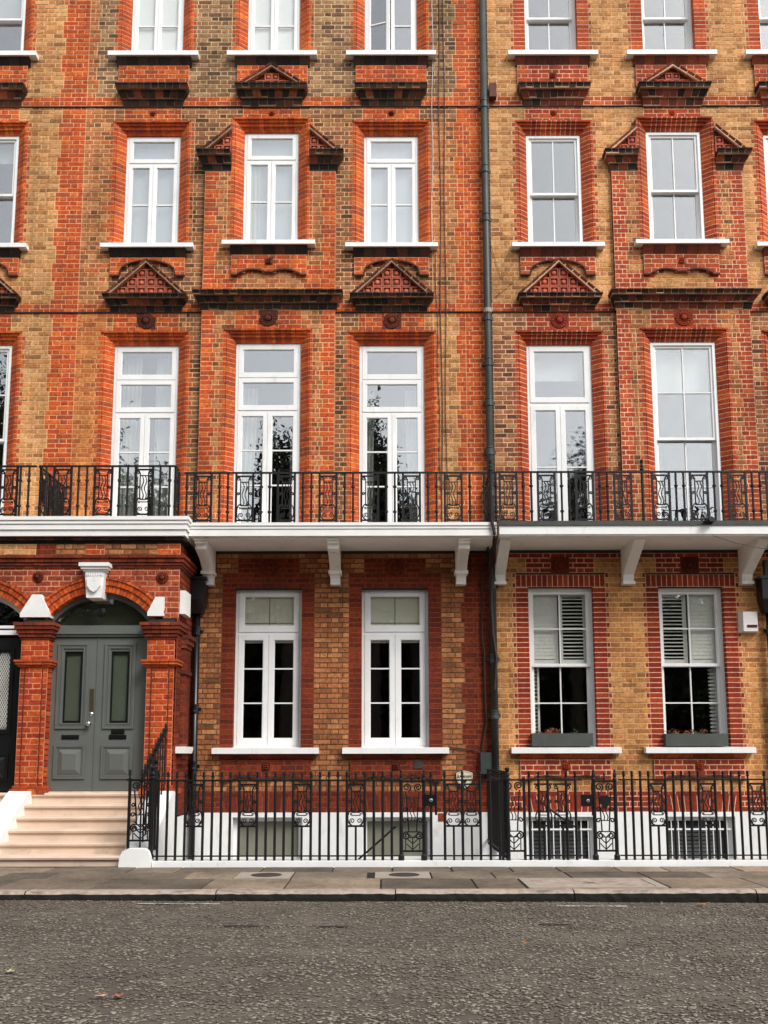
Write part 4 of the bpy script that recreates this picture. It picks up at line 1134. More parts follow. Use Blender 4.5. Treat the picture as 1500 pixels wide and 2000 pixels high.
# ---- grey double door
YD = -.88
def raised(root_, x0, x1, z0, z1, y, steps, mat, name):
    b = MB()
    for (ins, dep, w) in steps:
        a0, a1, c0, c1 = x0+ins, x1-ins, z0+ins, z1-ins
        b.box(a0, a1, y-dep, y, c1-w, c1); b.box(a0, a1, y-dep, y, c0, c0+w); b.box(a0, a0+w, y-dep, y, c0+w, c1-w); b.box(a1-w, a1, y-dep, y, c0+w, c1-w)
    return b.build(name, mat, root_)
def bevel_panel(root_, x0, x1, z0, z1, y, mat):
    b = MB(); i = .075; b.hexa([(x0+i, y-.03, z0+i), (x1-i, y-.03, z0+i), (x1-i, y-.03, z1-i), (x0+i, y-.03, z1-i), (x0, y, z0), (x1, y, z0), (x1, y, z1), (x0, y, z1)])
    return b.build('raised_panel', mat, root_)
def ringbox(b, x0, x1, z0, z1, y0, y1, hx0, hx1, hz0, hz1):
    b.box(x0, hx0, y0, y1, z0, z1); b.box(hx1, x1, y0, y1, z0, z1); b.box(hx0, hx1, y0, y1, z0, hz0); b.box(hx0, hx1, y0, y1, hz1, z1)
DX0, DX1, DXM = -5.06, -3.645, -4.352
for s, (x0, x1) in enumerate(((DX0, DXM-.003), (DXM+.003, DX1))):
    b = MB(); c = (x0+x1)/2; hw = .138
    ringbox(b, x0, x1, .945, 3.25, YD-.025, YD+.025, c-hw, c+hw, 1.955, 3.04)
    d = b.build('door', 'grey_door_paint', root, label='grey panelled door leaf with tall glazed panel')
    raised(d, c-.235, c+.235, 1.87, 3.165, YD-.025, [(0, .022, .03), (.032, .012, .022), (.062, .02, .02)], 'grey_door_paint', 'moulding')
    raised(d, c-.235, c+.235, 1.125, 1.63, YD-.025, [(0, .022, .03), (.032, .012, .02)], 'grey_door_paint', 'moulding')
    bevel_panel(d, c-.175, c+.175, 1.185, 1.57, YD-.025, 'grey_door_paint')
    p = MB(); p.box(c-hw, c+hw, YD, YD+.006, 1.955, 3.04); p.build('pane', 'glass_door', d)
    p = MB(); ringbox(p, c-hw, c+hw, 1.955, 3.04, YD-.004, YD, c-hw+.028, c+hw-.028, 1.99, 3.005); p.build('pane_border', 'black_paint', d)
    p = MB(); p.box(c-hw-.02, c+hw+.02, YD+.028, YD+.034, 1.9, 3.1); p.build('net_curtain', 'net_green', d)
    for (lz, lw) in (((1.745, .13),) if s == 0 else ((1.745, .13), (1.822, .10))):
        q = MB(); q.box(c-lw, c+lw, YD-.036, YD-.025, lz-.032, lz+.032); q.box(c-lw+.02, c+lw-.02, YD-.044, YD-.036, lz-.016, lz-.008); q.build('letter_plate', 'black_paint', d)
    if s == 0:
        xh = x1-.05
        q = MB(); q.box(xh-.032, xh+.032, YD-.034, YD-.025, 2.14, 2.47); q.build('push_plate', 'brass', d)
        q = MB(); q.lathe([(.028, .0), (.026, .012), (.012, .02)], (xh, YD-.025, 2.09), 12, 'y'); q.build('lock_cylinder', 'chrome', d)
        q = MB(); q.lathe([(.03, 0), (.014, .01), (.014, .035), (.036, .05), (.04, .075), (.025, .095), (.005, .1)], (xh-.02, YD-.025, 1.945), 14, 'y'); q.build('door_knob', 'chrome', d, smooth=True)
    else:
        q = MB(); q.box(x0, x0+.02, YD-.034, YD-.025, .945, 3.25); q.build('astragal', 'grey_door_paint', d)
b = MB(); b.box(-5.14, DX0-.004, YD-.05, YD+.1, .93, 3.26); b.box(DX1+.004, -3.50, YD-.05, YD+.1, .93, 3.26)
b.box(-5.14, -3.5, YD-.06, YD+.1, 3.262, 3.30); b.box(-5.14, -3.5, YD-.085, YD+.1, 3.30, 3.345); b.box(-5.14, -3.5, YD-.06, YD+.1, 3.345, 3.40)
df = b.build('door_frame', 'grey_door_paint', root)
def fan(c, mat_g, mat_f, ymin):
    # glazed segmental fanlight in its frame
    n = 20; r = .935; a0 = math.asin(.80/r)
    top = [(c+r*math.sin(-a0+2*a0*i/n), ZC+r*math.cos(-a0+2*a0*i/n)) for i in range(n+1)]
    g = MB(); g.prism([(top[0][0], 3.38)]+top+[(top[-1][0], 3.38)], YD, YD+.008, 'y'); o = g.build('fanlight', mat_g, root)
    f = MB()
    for i in range(n):
        t0, t1 = -a0+2*a0*i/n, -a0+2*a0*(i+1)/n
        P = [(c+rr*math.sin(t), YD-.05, ZC+rr*math.cos(t)) for rr, t in ((r-.055, t0), (r-.055, t1), (r+.08, t1), (r+.08, t0))]
        f.hexa(P+[(x, YD+.1, z) for x, _, z in P])
    f.box(c-.77, c+.77, YD-.05, YD+.1, 3.39, 3.435); f.build('fanlight_frame', mat_f, o)
    return o
fo = fan(ARC[0][0]-.02, 'glass_door', 'grey_door_paint', 3.4)
b = MB(); b.box(-5.05, -3.5, YD+.15, YD+.16, 3.35, 3.95); b.build('fanlight_back', 'frosted_grey', fo)
b = MB(); b.lathe([(.055, 0), (.075, .02), (.07, .05), (.03, .06)], (-4.32, YD-.0, 3.64), 14, 'y'); b.build('hanging_lantern', 'black_paint', fo)
b = MB(); b.box(-5.13, DX1+.1, YD-.1, YD+.1, .915, .94); b.build('threshold', 'step_stone', root)
o = MB().box(-5.115, -5.075, YD-.15, YD-.05, 2.06, 2.50).build('entry_phone', 'lead_grey'); tag(o, 'slim grey entry phone panel on the left jamb of the grey door', 'entry phone')
b = MB(); b.lathe([(.045, 0), (.055, .03), (.04, .07), (.012, .085)], (-5.075, YD-.05, 3.09), 12, 'y'); o = b.build('camera_dome', 'black_paint', smooth=True); tag(o, 'small black camera dome at the top left of the grey door', 'camera')
# ---- neighbouring black door
b = MB(); c = ARC[1][0]; ringbox(b, c-.70, c+.70, .945, 3.25, YD-.025, YD+.025, c+.14, c+.50, 1.86, 3.03)
d = b.build('door', 'black_paint', root, label='black door with white diamond mesh at the left edge')
raised(d, c+.08, c+.56, 1.8, 3.09, YD-.025, [(0, .02, .03)], 'black_paint', 'moulding'); raised(d, c+.1, c+.55, 1.10, 1.5, YD-.025, [(0, .02, .03)], 'black_paint', 'moulding'); bevel_panel(d, c+.15, c+.5, 1.15, 1.45, YD-.025, 'black_paint')
b = MB(); b.box(c+.14, c+.5, YD+.02, YD+.026, 1.86, 3.03); b.build('pane', 'frosted_grey', d)
g = MB(); x0, x1, z0, z1 = c+.14, c+.5, 1.86, 3.03; st = .036
for sgn in (-1, 1):
    z = z0-(x1-x0)*2.2
    while z < z1+(x1-x0)*2.2:
        pts = []
        for i in range(13):
            x = x0+(x1-x0)*i/12; zz = z+sgn*(x-x0)*1.9
            if z0 <= zz <= z1: pts.append((x, YD-.005, zz))
        if len(pts) > 1: g.tube(pts, .0035, 3)
        z += st*1.9
g.build('mesh_grille', 'white_paint', d)
b = MB(); b.box(c-.78, c+.78, YD-.06, YD+.1, 3.27, 3.38); b.box(c-.78, c-.705, YD-.05, YD+.1, .93, 3.27); b.box(c+.705, c+.79, YD-.05, YD+.1, .93, 3.27); b.build('door_frame', 'black_paint', root)
b = MB(); b.box(c-.7, c+.72, YD-.075, YD-.06, 3.29, 3.36); b.build('transom', 'white_paint', root)
fan(c, 'glass_door', 'white_paint', 3.4)
# ------------------------------------------------------------------ front steps
def steps(label, x0, x1, cheeks):
    t = thing('front_steps', label, 'steps', ((x0+x1)/2, -1.8, 0))
    zs = [.925, .77, .615, .46, .305, .155]; ys = [-1.15-.26*i for i in range(6)]
    for i, (z, y) in enumerate(zip(zs, ys)):
        yb = -.75 if i == 0 else ys[i-1]+.06
        b = MB(); zb = zs[i+1]-.03 if i < 5 else .02
        b.box(x0, x1, y+.035, yb, zb, z-.04)
        b.hexa([(x0-.01, y+.006, z-.045), (x1+.01, y+.006, z-.045), (x1+.01, y, z-.02), (x0-.01, y, z-.02), (x0-.01, yb, z-.045), (x1+.01, yb, z-.045), (x1+.01, yb, z-.02), (x0-.01, yb, z-.02)])
        b.hexa([(x0-.01, y, z-.02), (x1+.01, y, z-.02), (x1+.01, y+.012, z), (x0-.01, y+.012, z), (x0-.01, yb, z-.02), (x1+.01, yb, z-.02), (x1+.01, yb, z), (x0-.01, yb, z)])
        b.build('step', 'step_stone', t)
    for (a, c_, foot) in cheeks:
        b = MB(); b.prism([(-1.08, -.3), (-1.08, .94), (-1.2, .955), (-1.32, .90), (-2.40, .24), (-2.5, .16), (-2.54, -.0), (-2.54, -.3)], a, c_, 'x'); b.build('cheek_wall', 'stucco_white', t)
    return t
steps('pink-buff stone steps climbing to the grey double door', -5.165, -3.40, [(-5.47, -5.16, 0), (-3.415, -3.07, 1)])
steps('stone steps to the black door, cut off at the left edge', -7.25, -5.475, [])
b = MB(); b.prism([(-3.44, .02), (-3.03, .02), (-3.035, .16), (-3.06, .23), (-3.11, .262), (-3.33, .262), (-3.39, .235), (-3.43, .17)], -2.60, -2.36, 'y')
o = b.build('foot_block', 'stucco_white'); tag(o, 'rounded white painted block at the foot of the stair railing', 'block')
t = thing('stair_railing', 'black railing climbing beside the stone steps, seen end on', 'railing', (-3.2, -2.4, .2))
put('gate_panel', gate_panel(.31, .90).mesh('gate_panel', 'iron'), t, (-3.20, YR-.03, .24))
rail_box(t, (-3.40, YR-.03), (-3.0, YR-.03), 1.145, .02, .012)
thin_bar = MB().lathe([(.012, 0), (.012, .98), (.009, 1.0), (.009, 1.03), (.022, 1.04), (.022, 1.06), (.01, 1.07), (.018, 1.09), (.014, 1.13), (.003, 1.145)], (0, 0, 0), 8).mesh('bar', 'iron')
for i in range(10):
    f = i/9; y = -2.40+1.24*f; z = .20+.66*f
    o = put('bar', thin_bar, t, (-3.22, y, z-.06 if i else .16))
b = MB(); b.hexa([(-3.245, -2.42, 1.11), (-3.195, -2.42, 1.11), (-3.195, -2.42, 1.135), (-3.245, -2.42, 1.135), (-3.245, -1.12, 1.84), (-3.195, -1.12, 1.84), (-3.195, -1.12, 1.865), (-3.245, -1.12, 1.865)]); b.build('top_rail', 'iron', t)
pm = post_mesh(1.02, .032)
put('post', pm, t, (-3.06, YR-.02, .13)); put('post', pm, t, (-3.075, YR+.18, .22)); 
for x in (-3.36, -3.09): put('finial', spear_mesh(.02, .11), t, (x, YR-.03, 1.145))
# ------------------------------------------------------------------ pipes, boxes and cables on the walls
def pipe(label, x, y, z0, z1, r, mat, collars, hopper=None):
    t = thing('drainpipe', label, 'drainpipe', (x, y, z0))
    b = MB(); b.tube([(x, y, z0), (x, y, z1)], r, 12); b.build('pipe', mat, t, smooth=True)
    for z in collars:
        c = MB(); c.lathe([(r*1.02, -.07), (r*1.22, -.065), (r*1.22, -.03), (r*1.1, -.02), (r*1.1, .05), (r*1.25, .055), (r*1.25, .075), (r*1.02, .08)], (x, y, z), 12); c.box(x-r*1.7, x+r*1.7, y+r*.6, y+r*1.1, z-.03, z+.03); c.build('collar', mat, t)
    if hopper:
        h = MB(); zz = hopper
        h.hexa([(x-.09, y-.10, zz-.42), (x+.09, y-.10, zz-.42), (x+.15, y-.16, zz-.2), (x-.15, y-.16, zz-.2), (x-.09, y+.08, zz-.42), (x+.09, y+.08, zz-.42), (x+.15, y+.08, zz-.2), (x-.15, y+.08, zz-.2)])
        h.box(x-.15, x+.15, y-.16, y+.08, zz-.2, zz+.12); h.box(x-.17, x+.17, y-.18, y+.08, zz+.12, zz+.17); h.tube([(x-.02, y, zz+.17), (x-.02, y, zz+.45)], r*.8, 8); h.build('hopper', mat, t)
    return t
tp = pipe('tall grey-green iron drainpipe rising the full height between the middle and right houses', 1.765, -.10, .0, ZTOP, .058, 'cast_pipe', [12.72, 11.5, 10.6, 8.80, 8.0, 7.3, 6.45, 5.75, 4.2, 3.0, 2.1])
b = MB(); b.lathe([(.07, -.02), (.07, .05)], (1.765, -.10, 8.9), 12); b.build('joint_ring', 'pale_concrete', tp)
pipe('black downpipe with a hopper head under the balcony beside the porch', -3.01, -.12, -2.4, 4.0, .052, 'black_paint', [3.45, 2.2, 1.3], hopper=4.15)
pipe('black downpipe under the balcony at the right edge', 6.22, -.12, -2.4, 4.0, .052, 'black_paint', [3.45, 2.2], hopper=4.15)
def cable(label, pts, r, mat, name='cable'):
    o = MB().tube(pts, r, 5).build(name, mat); return tag(o, label, 'cable')
def wig(x0, z0, x1, z1, y=-.02, amp=.012, n=22):
    ph = random.random()*6
    return [(x0+(x1-x0)*i/n+amp*math.sin(i*.9+ph), y, z0+(z1-z0)*i/n) for i in range(n+1)]
cable('thin pale cable hanging beside the top right window of the middle house', wig(.905, 16.5, .84, 10.12), .006, 'cable_white')
cable('dark cable running down left of the red brick strip, nearest the windows', wig(1.00, 16.5, .975, 5.1), .009, 'cable_rust')
cable('second dark cable running down beside the red brick strip', wig(1.09, 16.5, 1.045, 5.1), .007, 'cable_rust')
cable('short dark cable dropping from the second-floor sill', wig(.90, 10.0, .955, 5.1), .006, 'cable_dark')
cable('thick black cable snaking down the wall left of the drainpipe', [(1.70, -.3, 4.85), (1.60, -.08, 4.45), (1.60, -.05, 4.0), (1.585, -.05, 3.4), (1.62, -.06, 3.1), (1.62, -.05, 2.4), (1.64, -.05, 2.0), (1.57, -.05, 1.62), (1.585, -.05, 1.1)], .017, 'cable_dark')
cable('black cable bundle tied along the drainpipe under the balcony', [(1.66, -1.03, 5.05), (1.70, -1.02, 4.85), (1.745, -.5, 4.70), (1.75, -.22, 4.5), (1.73, -.2, 3.9), (1.75, -.2, 3.4), (1.80, -.19, 3.0), (1.76, -.18, 2.5)], .026, 'cable_dark')
cable('loose brown cable looped at the front of the balcony end', [(1.80, -1.04, 5.15), (1.76, -1.05, 5.0), (1.74, -1.04, 4.8), (1.76, -.6, 4.72), (1.80, -.2, 4.55)], .016, 'cable_rust')
cable('dark cable running along the wall from a white sill to the drainpipe', [(1.02, -.03, 1.60), (1.25, -.03, 1.57), (1.45, -.03, 1.55), (1.6, -.04, 1.48)], .010, 'cable_dark')
cable('thin wire sagging under the right balcony', [(5.05, -1.0, 4.80), (5.4, -1.0, 4.68), (5.8, -1.0, 4.60), (6.4, -.9, 4.58)], .005, 'cable_dark')
cable('thin wire crossing the brick beside the upper drainpipe', [(1.85, -.02, 10.15), (2.0, -.02, 9.6), (2.2, -.02, 9.45), (1.9, -.02, 9.2)], .004, 'cable_dark')
o = MB().box(1.86, 1.985, -.13, -.02, 12.86, 13.12).build('junction_box', 'cable_rust'); tag(o, 'small brown junction box beside the drainpipe near the top', 'junction box')
b = MB(); b.prism([(1.545, 1.17), (1.70, 1.17), (1.715, 1.19), (1.715, 1.49), (1.70, 1.51), (1.545, 1.51), (1.53, 1.49), (1.53, 1.19)], -.11, -.0, 'y'); o = b.build('utility_box', 'utility_green'); tag(o, 'dark grey-green utility box on the wall left of the drainpipe', 'utility box')
t = thing('alarm_box', 'white alarm box with a dark red strip on the yellow wall at the right', 'alarm box', (5.87, -.1, 3.4))
b = MB(); b.hexa([(5.80, -.12, 3.44), (6.03, -.12, 3.44), (6.03, -.12, 3.76), (5.80, -.12, 3.76), (5.76, .0, 3.42), (6.05, .0, 3.42), (6.05, .0, 3.78), (5.76, .0, 3.78)]); b.build('case', 'plastic_white', t)
b = MB(); b.box(5.855, 6.02, -.126, -.119, 3.50, 3.545); b.build('red_strip', 'plastic_red', t)
# shield-shaped sign with its lettering
t = thing('wall_sign', 'cream shield-shaped alarm sign reading BANHAM low on the wall behind the railings', 'sign', (1.27, -.04, 1.0))
def shield(c, z, w, h): return [(c-w, z+h*.86), (c-w*.6, z+h*.93), (c, z+h), (c+w*.6, z+h*.93), (c+w, z+h*.86), (c+w*.98, z+h*.55), (c+w*.72, z+h*.24), (c, z), (c-w*.72, z+h*.24), (c-w*.98, z+h*.55)]
sx, sz = 1.275, .935
MB().prism(shield(sx, sz, .135, .30), -.045, .0, 'y').build('plate', 'plaque_ink', t)
MB().prism(shield(sx, sz+.008, .129, .284), -.049, -.02, 'y').build('face', 'plaque_cream', t)
b = MB(); p_ = shield(sx, sz+.026, .112, .25); b.tube([(x, -.050, z) for x, z in p_+[p_[0]]], .0028, 4); b.build('border_line', 'plaque_ink', t)
cu = bpy.data.curves.new('lettering', 'FONT'); cu.body = 'BANHAM'; cu.size = .066; cu.align_x = 'CENTER'; cu.extrude = .002
tmp = bpy.data.objects.new('tmp', cu); COL.objects.link(tmp); bpy.context.view_layer.update()
lm = bpy.data.meshes.new_from_object(tmp.evaluated_get(bpy.context.evaluated_depsgraph_get())); bpy.data.objects.remove(tmp); bpy.data.curves.remove(cu)
lm.materials.clear(); lm.materials.append(MATS['plaque_ink']); lm.name = 'lettering'
lo = put('lettering', lm, t, (sx, -.052, sz+.175), (R(90), 0, 0)); lo.scale = (.78, 1, 1)
b = MB(); b.prism(shield(sx, sz+.09, .035, .065), -.053, -.045, 'y'); b.build('small_crest', 'plaque_ink', t)
o = MB().box(.475, .615, -.055, -.0, 1.26, 1.40).build('air_brick', 'iron_plate'); tag(o, 'dark square air brick in the red panel under the right sill of the middle house', 'air brick')
b = MB(); b.box(.85, .95, -.034, -.02, .43, .56, pick('darkred')); o = b.build('brick_patch', 'brick'); tag(o, 'small unpainted red brick patch in the white basement wall', 'brick patch')
b = MB(); b.box(4.93, 5.06, -1.10, -1.0, 5.0, 5.06); b.lathe([(.035, 0), (.04, .04)], (4.99, -1.10, 5.03), 8, 'y'); o = b.build('floodlight', 'black_paint'); tag(o, 'tiny black floodlight on the grey edge of the right balcony', 'light')
# window boxes with dried plants
def wbox(label, x0, x1, zt):
    t = thing('window_box', label, 'window box', ((x0+x1)/2, -.05, 1.6))
    b = MB(); w = .012; y0, y1, z0 = -.12, .10, 1.604
    b.box(x0, x1, y0, y0+w, z0, zt); b.box(x0, x1, y1-w, y1, z0, zt); b.box(x0, x0+w, y0+w, y1-w, z0, zt); b.box(x1-w, x1, y0+w, y1-w, z0, zt); b.box(x0+w, x1-w, y0+w, y1-w, z0, z0+w)
    b.build('trough', 'slate_box', t); MB().box(x0+w, x1-w, y0+w, y1-w, zt-.05, zt-.03).build('soil', 'soil', t)
    for i in range(9):
        x = random.uniform(x0+.08, x1-.08); y = random.uniform(-.07, .05); p = MB(); n = 26 if random.random() < .7 else 14; hh = random.uniform(.05, .12)
        for j in range(n):
            a = random.uniform(0, 6.28); r = random.uniform(.01, .075); z = zt-.03+random.uniform(.0, hh); s = random.uniform(.012, .026)
            c = Vector((x+r*math.cos(a), y+r*math.sin(a)*.6, z)); u = Vector((random.uniform(-1, 1), random.uniform(-1, 1), random.uniform(-1, 1))).normalized()*s; v = u.cross(Vector((random.uniform(-1, 1), random.uniform(-1, 1), random.uniform(-1, 1)))).normalized()*s*.6
            i0 = len(p.v); p.v += [tuple(c-u), tuple(c+v), tuple(c+u), tuple(c-v)]; p.face((i0, i0+1, i0+2, i0+3))
            if j % 4 == 0: p.tube([(x, y, zt-.035), tuple(c)], .003, 3)
        p.build('dry_plant', 'dry_plant' if i % 4 else 'green_plant', t)
wbox('grey window box with dried brown plants on the left sill of the right house', 2.35, 3.32, 1.81); wbox('grey window box with taller dried plants on the sill nearest the alarm box', 4.47, 5.46, 1.80)
finish(HC); finish(HR); finish(HL)
# ------------------------------------------------------------------ pavement, kerb, road
def roadz(x): return -.082-.0058*x
pv = MB(); pv.box(-60, 60, -4.56, -2.56, -.25, .018); PV = struct('pavement', pv, 'joint_dark')
SL = {}
def slab(x0, x1, y0, y1, col, top=.03):
    key = (round(x1-x0, 2), round(y1-y0, 2)); w, d = (x1-x0)/2-.009, (y1-y0)/2-.013
    if key not in SL:
        b = MB(); e = .006; b.v += [(-w+e, -d+e, 0), (w-e, -d+e, 0), (w-e, d-e, 0), (-w+e, d-e, 0), (-w, -d, -.007), (w, -d, -.007), (w, d, -.007), (-w, d, -.007), (-w, -d, -.03), (w, -d, -.03), (w, d, -.03), (-w, d, -.03)]
        b.face((0, 1, 2, 3))
        for o_ in (0, 4):
            for i in range(4): b.face((o_+i, o_+4+i, o_+4+(i+1) % 4, o_+(i+1) % 4))
        SL[key] = b.mesh('paving_slab', 'stone_slab')
    o = put('paving_slab', SL[key], PV, ((x0+x1)/2, (y0+y1)/2, top+random.uniform(-.003, .003)), (random.uniform(-.003, .003), random.uniform(-.003, .003), 0)); o.color = (*col, 1)
rows = [(-3.10, -2.57), (-3.72, -3.10), (-4.56, -3.72)]
skip = [(1, -1.78, -1.10), (1, -.12, .56), (2, 1.55, 3.10)]
for r, (ya, yb) in enumerate(rows):
    x = -9.5+.23*r
    while x < 10:
        w = random.choice((.6, .75, .9, 1.05)) if r < 2 else random.choice((.9, 1.05, 1.2)); x1 = x+w
        for (rr, s0, s1) in skip:
            if rr == r and x < s1 and x1 > s0:
                if x < s0-.2: x1 = s0
                else: x1 = None; x = s1; break
        if x1 is None: continue
        if random.random() < .25: x1 = x1
        col = random.choice((al(132, 119, 104, .9), al(122, 109, 95, .9), al(142, 127, 110, .9), al(106, 96, 84, .9), al(150, 133, 114, .9)))
        if (r == 0 and x > 2.6) or (r == 1 and x > 3.4): col = random.choice((al(172, 152, 132, .9), al(164, 145, 126, .9), al(146, 130, 114, .9)))
        slab(x, x1, ya, yb, col); x = x1
for n, (a, b_, lab) in enumerate(((-1.78, -1.10, 'left'), (-.12, .56, 'right'))):
    t = thing('coal_hole_cover', ['round iron coal hole cover in a pale slab, nearer the steps', 'round iron coal hole cover in a pale slab, below the gate of the middle house'][n], 'manhole cover', ((a+b_)/2, -3.41, .03), 'coal hole covers in the pavement')
    MB().box(a+.01, b_-.01, -3.71, -3.11, -.0, .031).build('pale_slab', 'pale_concrete', t)
    q = MB(); q.lathe([(.185, 0), (.185, .004), (.17, .006), (.165, .003), (.02, .004)], ((a+b_)/2+.02, -3.41, .031), 24); q.build('plate', 'iron_plate', t)
t = thing('inspection_cover', 'large rectangular inspection cover with a pale concrete border near the kerb', 'manhole cover', (2.3, -4.1, .03))
b = MB(); ringbox_ = [(1.57, 3.08, -4.54, -4.44), (1.57, 3.08, -3.82, -3.74), (1.57, 1.67, -4.44, -3.82), (2.98, 3.08, -4.44, -3.82)]
for (a, c_, d_, e_) in ringbox_: b.box(a, c_, d_, e_, 0, .034)
b.build('border', 'pale_concrete', t); MB().box(1.675, 2.975, -4.435, -3.825, 0, .029).build('lid', 'granite', t); MB().box(2.29, 2.37, -4.15, -4.11, .029, .032).build('lifting_eye', 'iron_plate', t)
# kerb stones
kb = MB(); kb.box(-60, 60, -4.70, -4.58, -.4, -.02); KB = struct('kerb', kb, 'joint_dark')
jo = [-9.6, -7.7, -5.75, -3.82, -1.79, .12, 2.02, 3.96, 5.9, 7.8, 9.7]
for i in range(len(jo)-1):
    a, c_ = jo[i]+.006, jo[i+1]-.006; b = MB(); n = 24
    top = .026; F0 = []
    for j in range(n+1):
        x = a+(c_-a)*j/n; w1, w2, w3 = [random.uniform(-.006, .006) for _ in range(3)]
        F0.append([(x, -4.565, top), (x, -4.69+w1, top-.002), (x, -4.722+w2, top-.03+w3*.6), (x, -4.735+w3, top-.075+w1), (x, -4.74, roadz(x)-.03)])
    for j in range(n):
        for m in range(4):
            i0 = len(b.v); b.v += [F0[j][m], F0[j+1][m], F0[j+1][m+1], F0[j][m+1]]; b.face((i0, i0+1, i0+2, i0+3), (1, 1, 1))
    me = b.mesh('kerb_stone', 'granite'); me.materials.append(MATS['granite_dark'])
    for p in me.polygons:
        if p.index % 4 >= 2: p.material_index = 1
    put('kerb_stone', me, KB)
# road with a gentle fall to the right; stone chips stand proud of the binder near the camera
rd = MB(); xs = [-150, -40, -20]+[-12+.5*i for i in range(49)]+[20, 40, 150]; ys = [-14, -12]+[-11+.3*i for i in range(21)]+[-4.71]
idx = {}
for i, x in enumerate(xs):
    for j, y in enumerate(ys):
        idx[i, j] = len(rd.v); rd.v.append((x, y, roadz(max(-12, min(12, x)))+random.uniform(-.002, .002)+.012*math.sin(x*.7+y*1.3)*.3))
for i in range(len(xs)-1):
    for j in range(len(ys)-1): rd.face((idx[i, j], idx[i+1, j], idx[i+1, j+1], idx[i, j+1]))
RD = struct('road', rd, 'asphalt')
n = 42000
yy = -9.9+5.15*RNG.random(n)**1.0; dd = CAM_D+yy; xx = (RNG.random(n)*2-1)*(.46*dd+1.0)
patch = np.sin(xx*1.7+np.sin(yy*2.1))+np.sin(yy*3.3+xx*.6)+.8*np.sin(xx*4.1+yy*5.2)
keep = RNG.random(n) < np.clip(.80+.12*patch, .3, 1); xx, yy = xx[keep], yy[keep]; n = len(xx)
ang = RNG.random(n)*6.283; r0 = RNG.uniform(.008, .0215, n); K = 6
A = ang[:, None]+np.arange(K)[None]*2*np.pi/K+RNG.uniform(-.25, .25, (n, K)); rr = r0[:, None]*RNG.uniform(.75, 1.15, (n, K)); asp = RNG.uniform(.6, 1, n)[:, None]
hx = RNG.uniform(.003, .008, n)
zb = -.082-.0058*xx+.0036*np.sin(xx*.7+yy*1.3)
top = np.stack([xx[:, None]+rr*np.cos(A)*.85, yy[:, None]+rr*np.sin(A)*asp*.85, np.repeat((zb+hx)[:, None], K, 1)+RNG.uniform(-.001, .001, (n, K))], -1)
bot = np.stack([xx[:, None]+rr*np.cos(A), yy[:, None]+rr*np.sin(A)*asp, np.repeat((zb-.004)[:, None], K, 1)], -1)
V = np.concatenate([top, bot], 1).reshape(-1, 3); base_i = (np.arange(n)*2*K)[:, None]
Q = []
for i in range(K):
    j = (i+1) % K; Q.append(np.concatenate([base_i+i, base_i+K+i, base_i+K+j, base_i+j], 1))
Q.append(np.concatenate([base_i+0, base_i+1, base_i+2, base_i+3], 1)); Q.append(np.concatenate([base_i+0, base_i+3, base_i+4, base_i+5], 1))
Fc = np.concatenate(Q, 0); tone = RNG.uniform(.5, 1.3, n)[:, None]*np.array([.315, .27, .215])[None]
tone = np.concatenate([tone, np.ones((n, 1))], 1); tt = np.concatenate([np.tile(tone*np.array([[.22, .21, .20, 1]]), (K, 1)), np.tile(tone, (2, 1))], 0)  # edge shade painted in: chip sides get a darker tint than their tops
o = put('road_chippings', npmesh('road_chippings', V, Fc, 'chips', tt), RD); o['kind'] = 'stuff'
for (x0, x1, y, w) in ((-2.55, -1.7, -4.98, .02), (1.78, 2.5, -5.02, .025)):
    b = MB(); b.v += [(x0, y-w, roadz(x0)+.009), (x1, y-w, roadz(x1)+.009), (x1, y+w, roadz(x1)+.009), (x0, y+w, roadz(x0)+.009)]; b.face((0, 1, 2, 3)); b.build('worn_line', 'road_paint', RD)
for (x, y, a, c_) in ((-1.28, -6.2, .25, .02), (-.44, -6.2, .17, .014), (1.56, -6.05, .17, .014)):
    b = MB(); b.v.append((x, y, roadz(x)+.004)); m = 20
    for i in range(m):
        t = 2*math.pi*i/m; k_ = random.uniform(.7, 1.15); xx_ = x+a*k_*math.cos(t); b.v.append((xx_, y+c_*k_*math.sin(t)*2.2, roadz(xx_)+.004))
    for i in range(m): b.face((0, 1+i, 1+(i+1) % m))
    b.build('oil_stain', 'asphalt_patch', RD)
def fleaf(label, x, y, s, mat, a):
    b = MB(); P = [(0, -1), (.35, -.55), (.8, -.6), (.5, -.1), (.75, .35), (.25, .4), (0, 1), (-.25, .4), (-.75, .35), (-.5, -.1), (-.8, -.6), (-.35, -.55)]
    z = roadz(x)+.012; b.v.append((x, y, z+.006)); ca, sa = math.cos(a), math.sin(a)
    for (u, v) in P: b.v.append((x+s*(u*ca-v*sa), y+s*(u*sa+v*ca), z+random.uniform(.0, .3)*s+.008))
    for i in range(12): b.face((0, 1+i, 1+(i+1) % 12))
    o = b.build('fallen_leaf', mat); tag(o, label, 'leaf', 'fallen leaves on the road')
fleaf('orange leaf lying at the foot of the kerb, far right', 3.28, -4.98, .06, 'leaf_orange', .7)
fleaf('pinkish leaf on the road in the bottom left, right one of two', -1.68, -8.72, .045, 'leaf_orange', 1.5); fleaf('pale leaf on the road in the bottom left, touching the pinkish leaf', -1.78, -8.72, .045, 'leaf_pink', 1.3)
fleaf('tan leaf alone on the road at the left', -2.62, -8.05, .04, 'leaf_tan', .4); fleaf('small red-brown leaf in the middle of the road', 1.15, -7.0, .03, 'leaf_orange', 2.0)
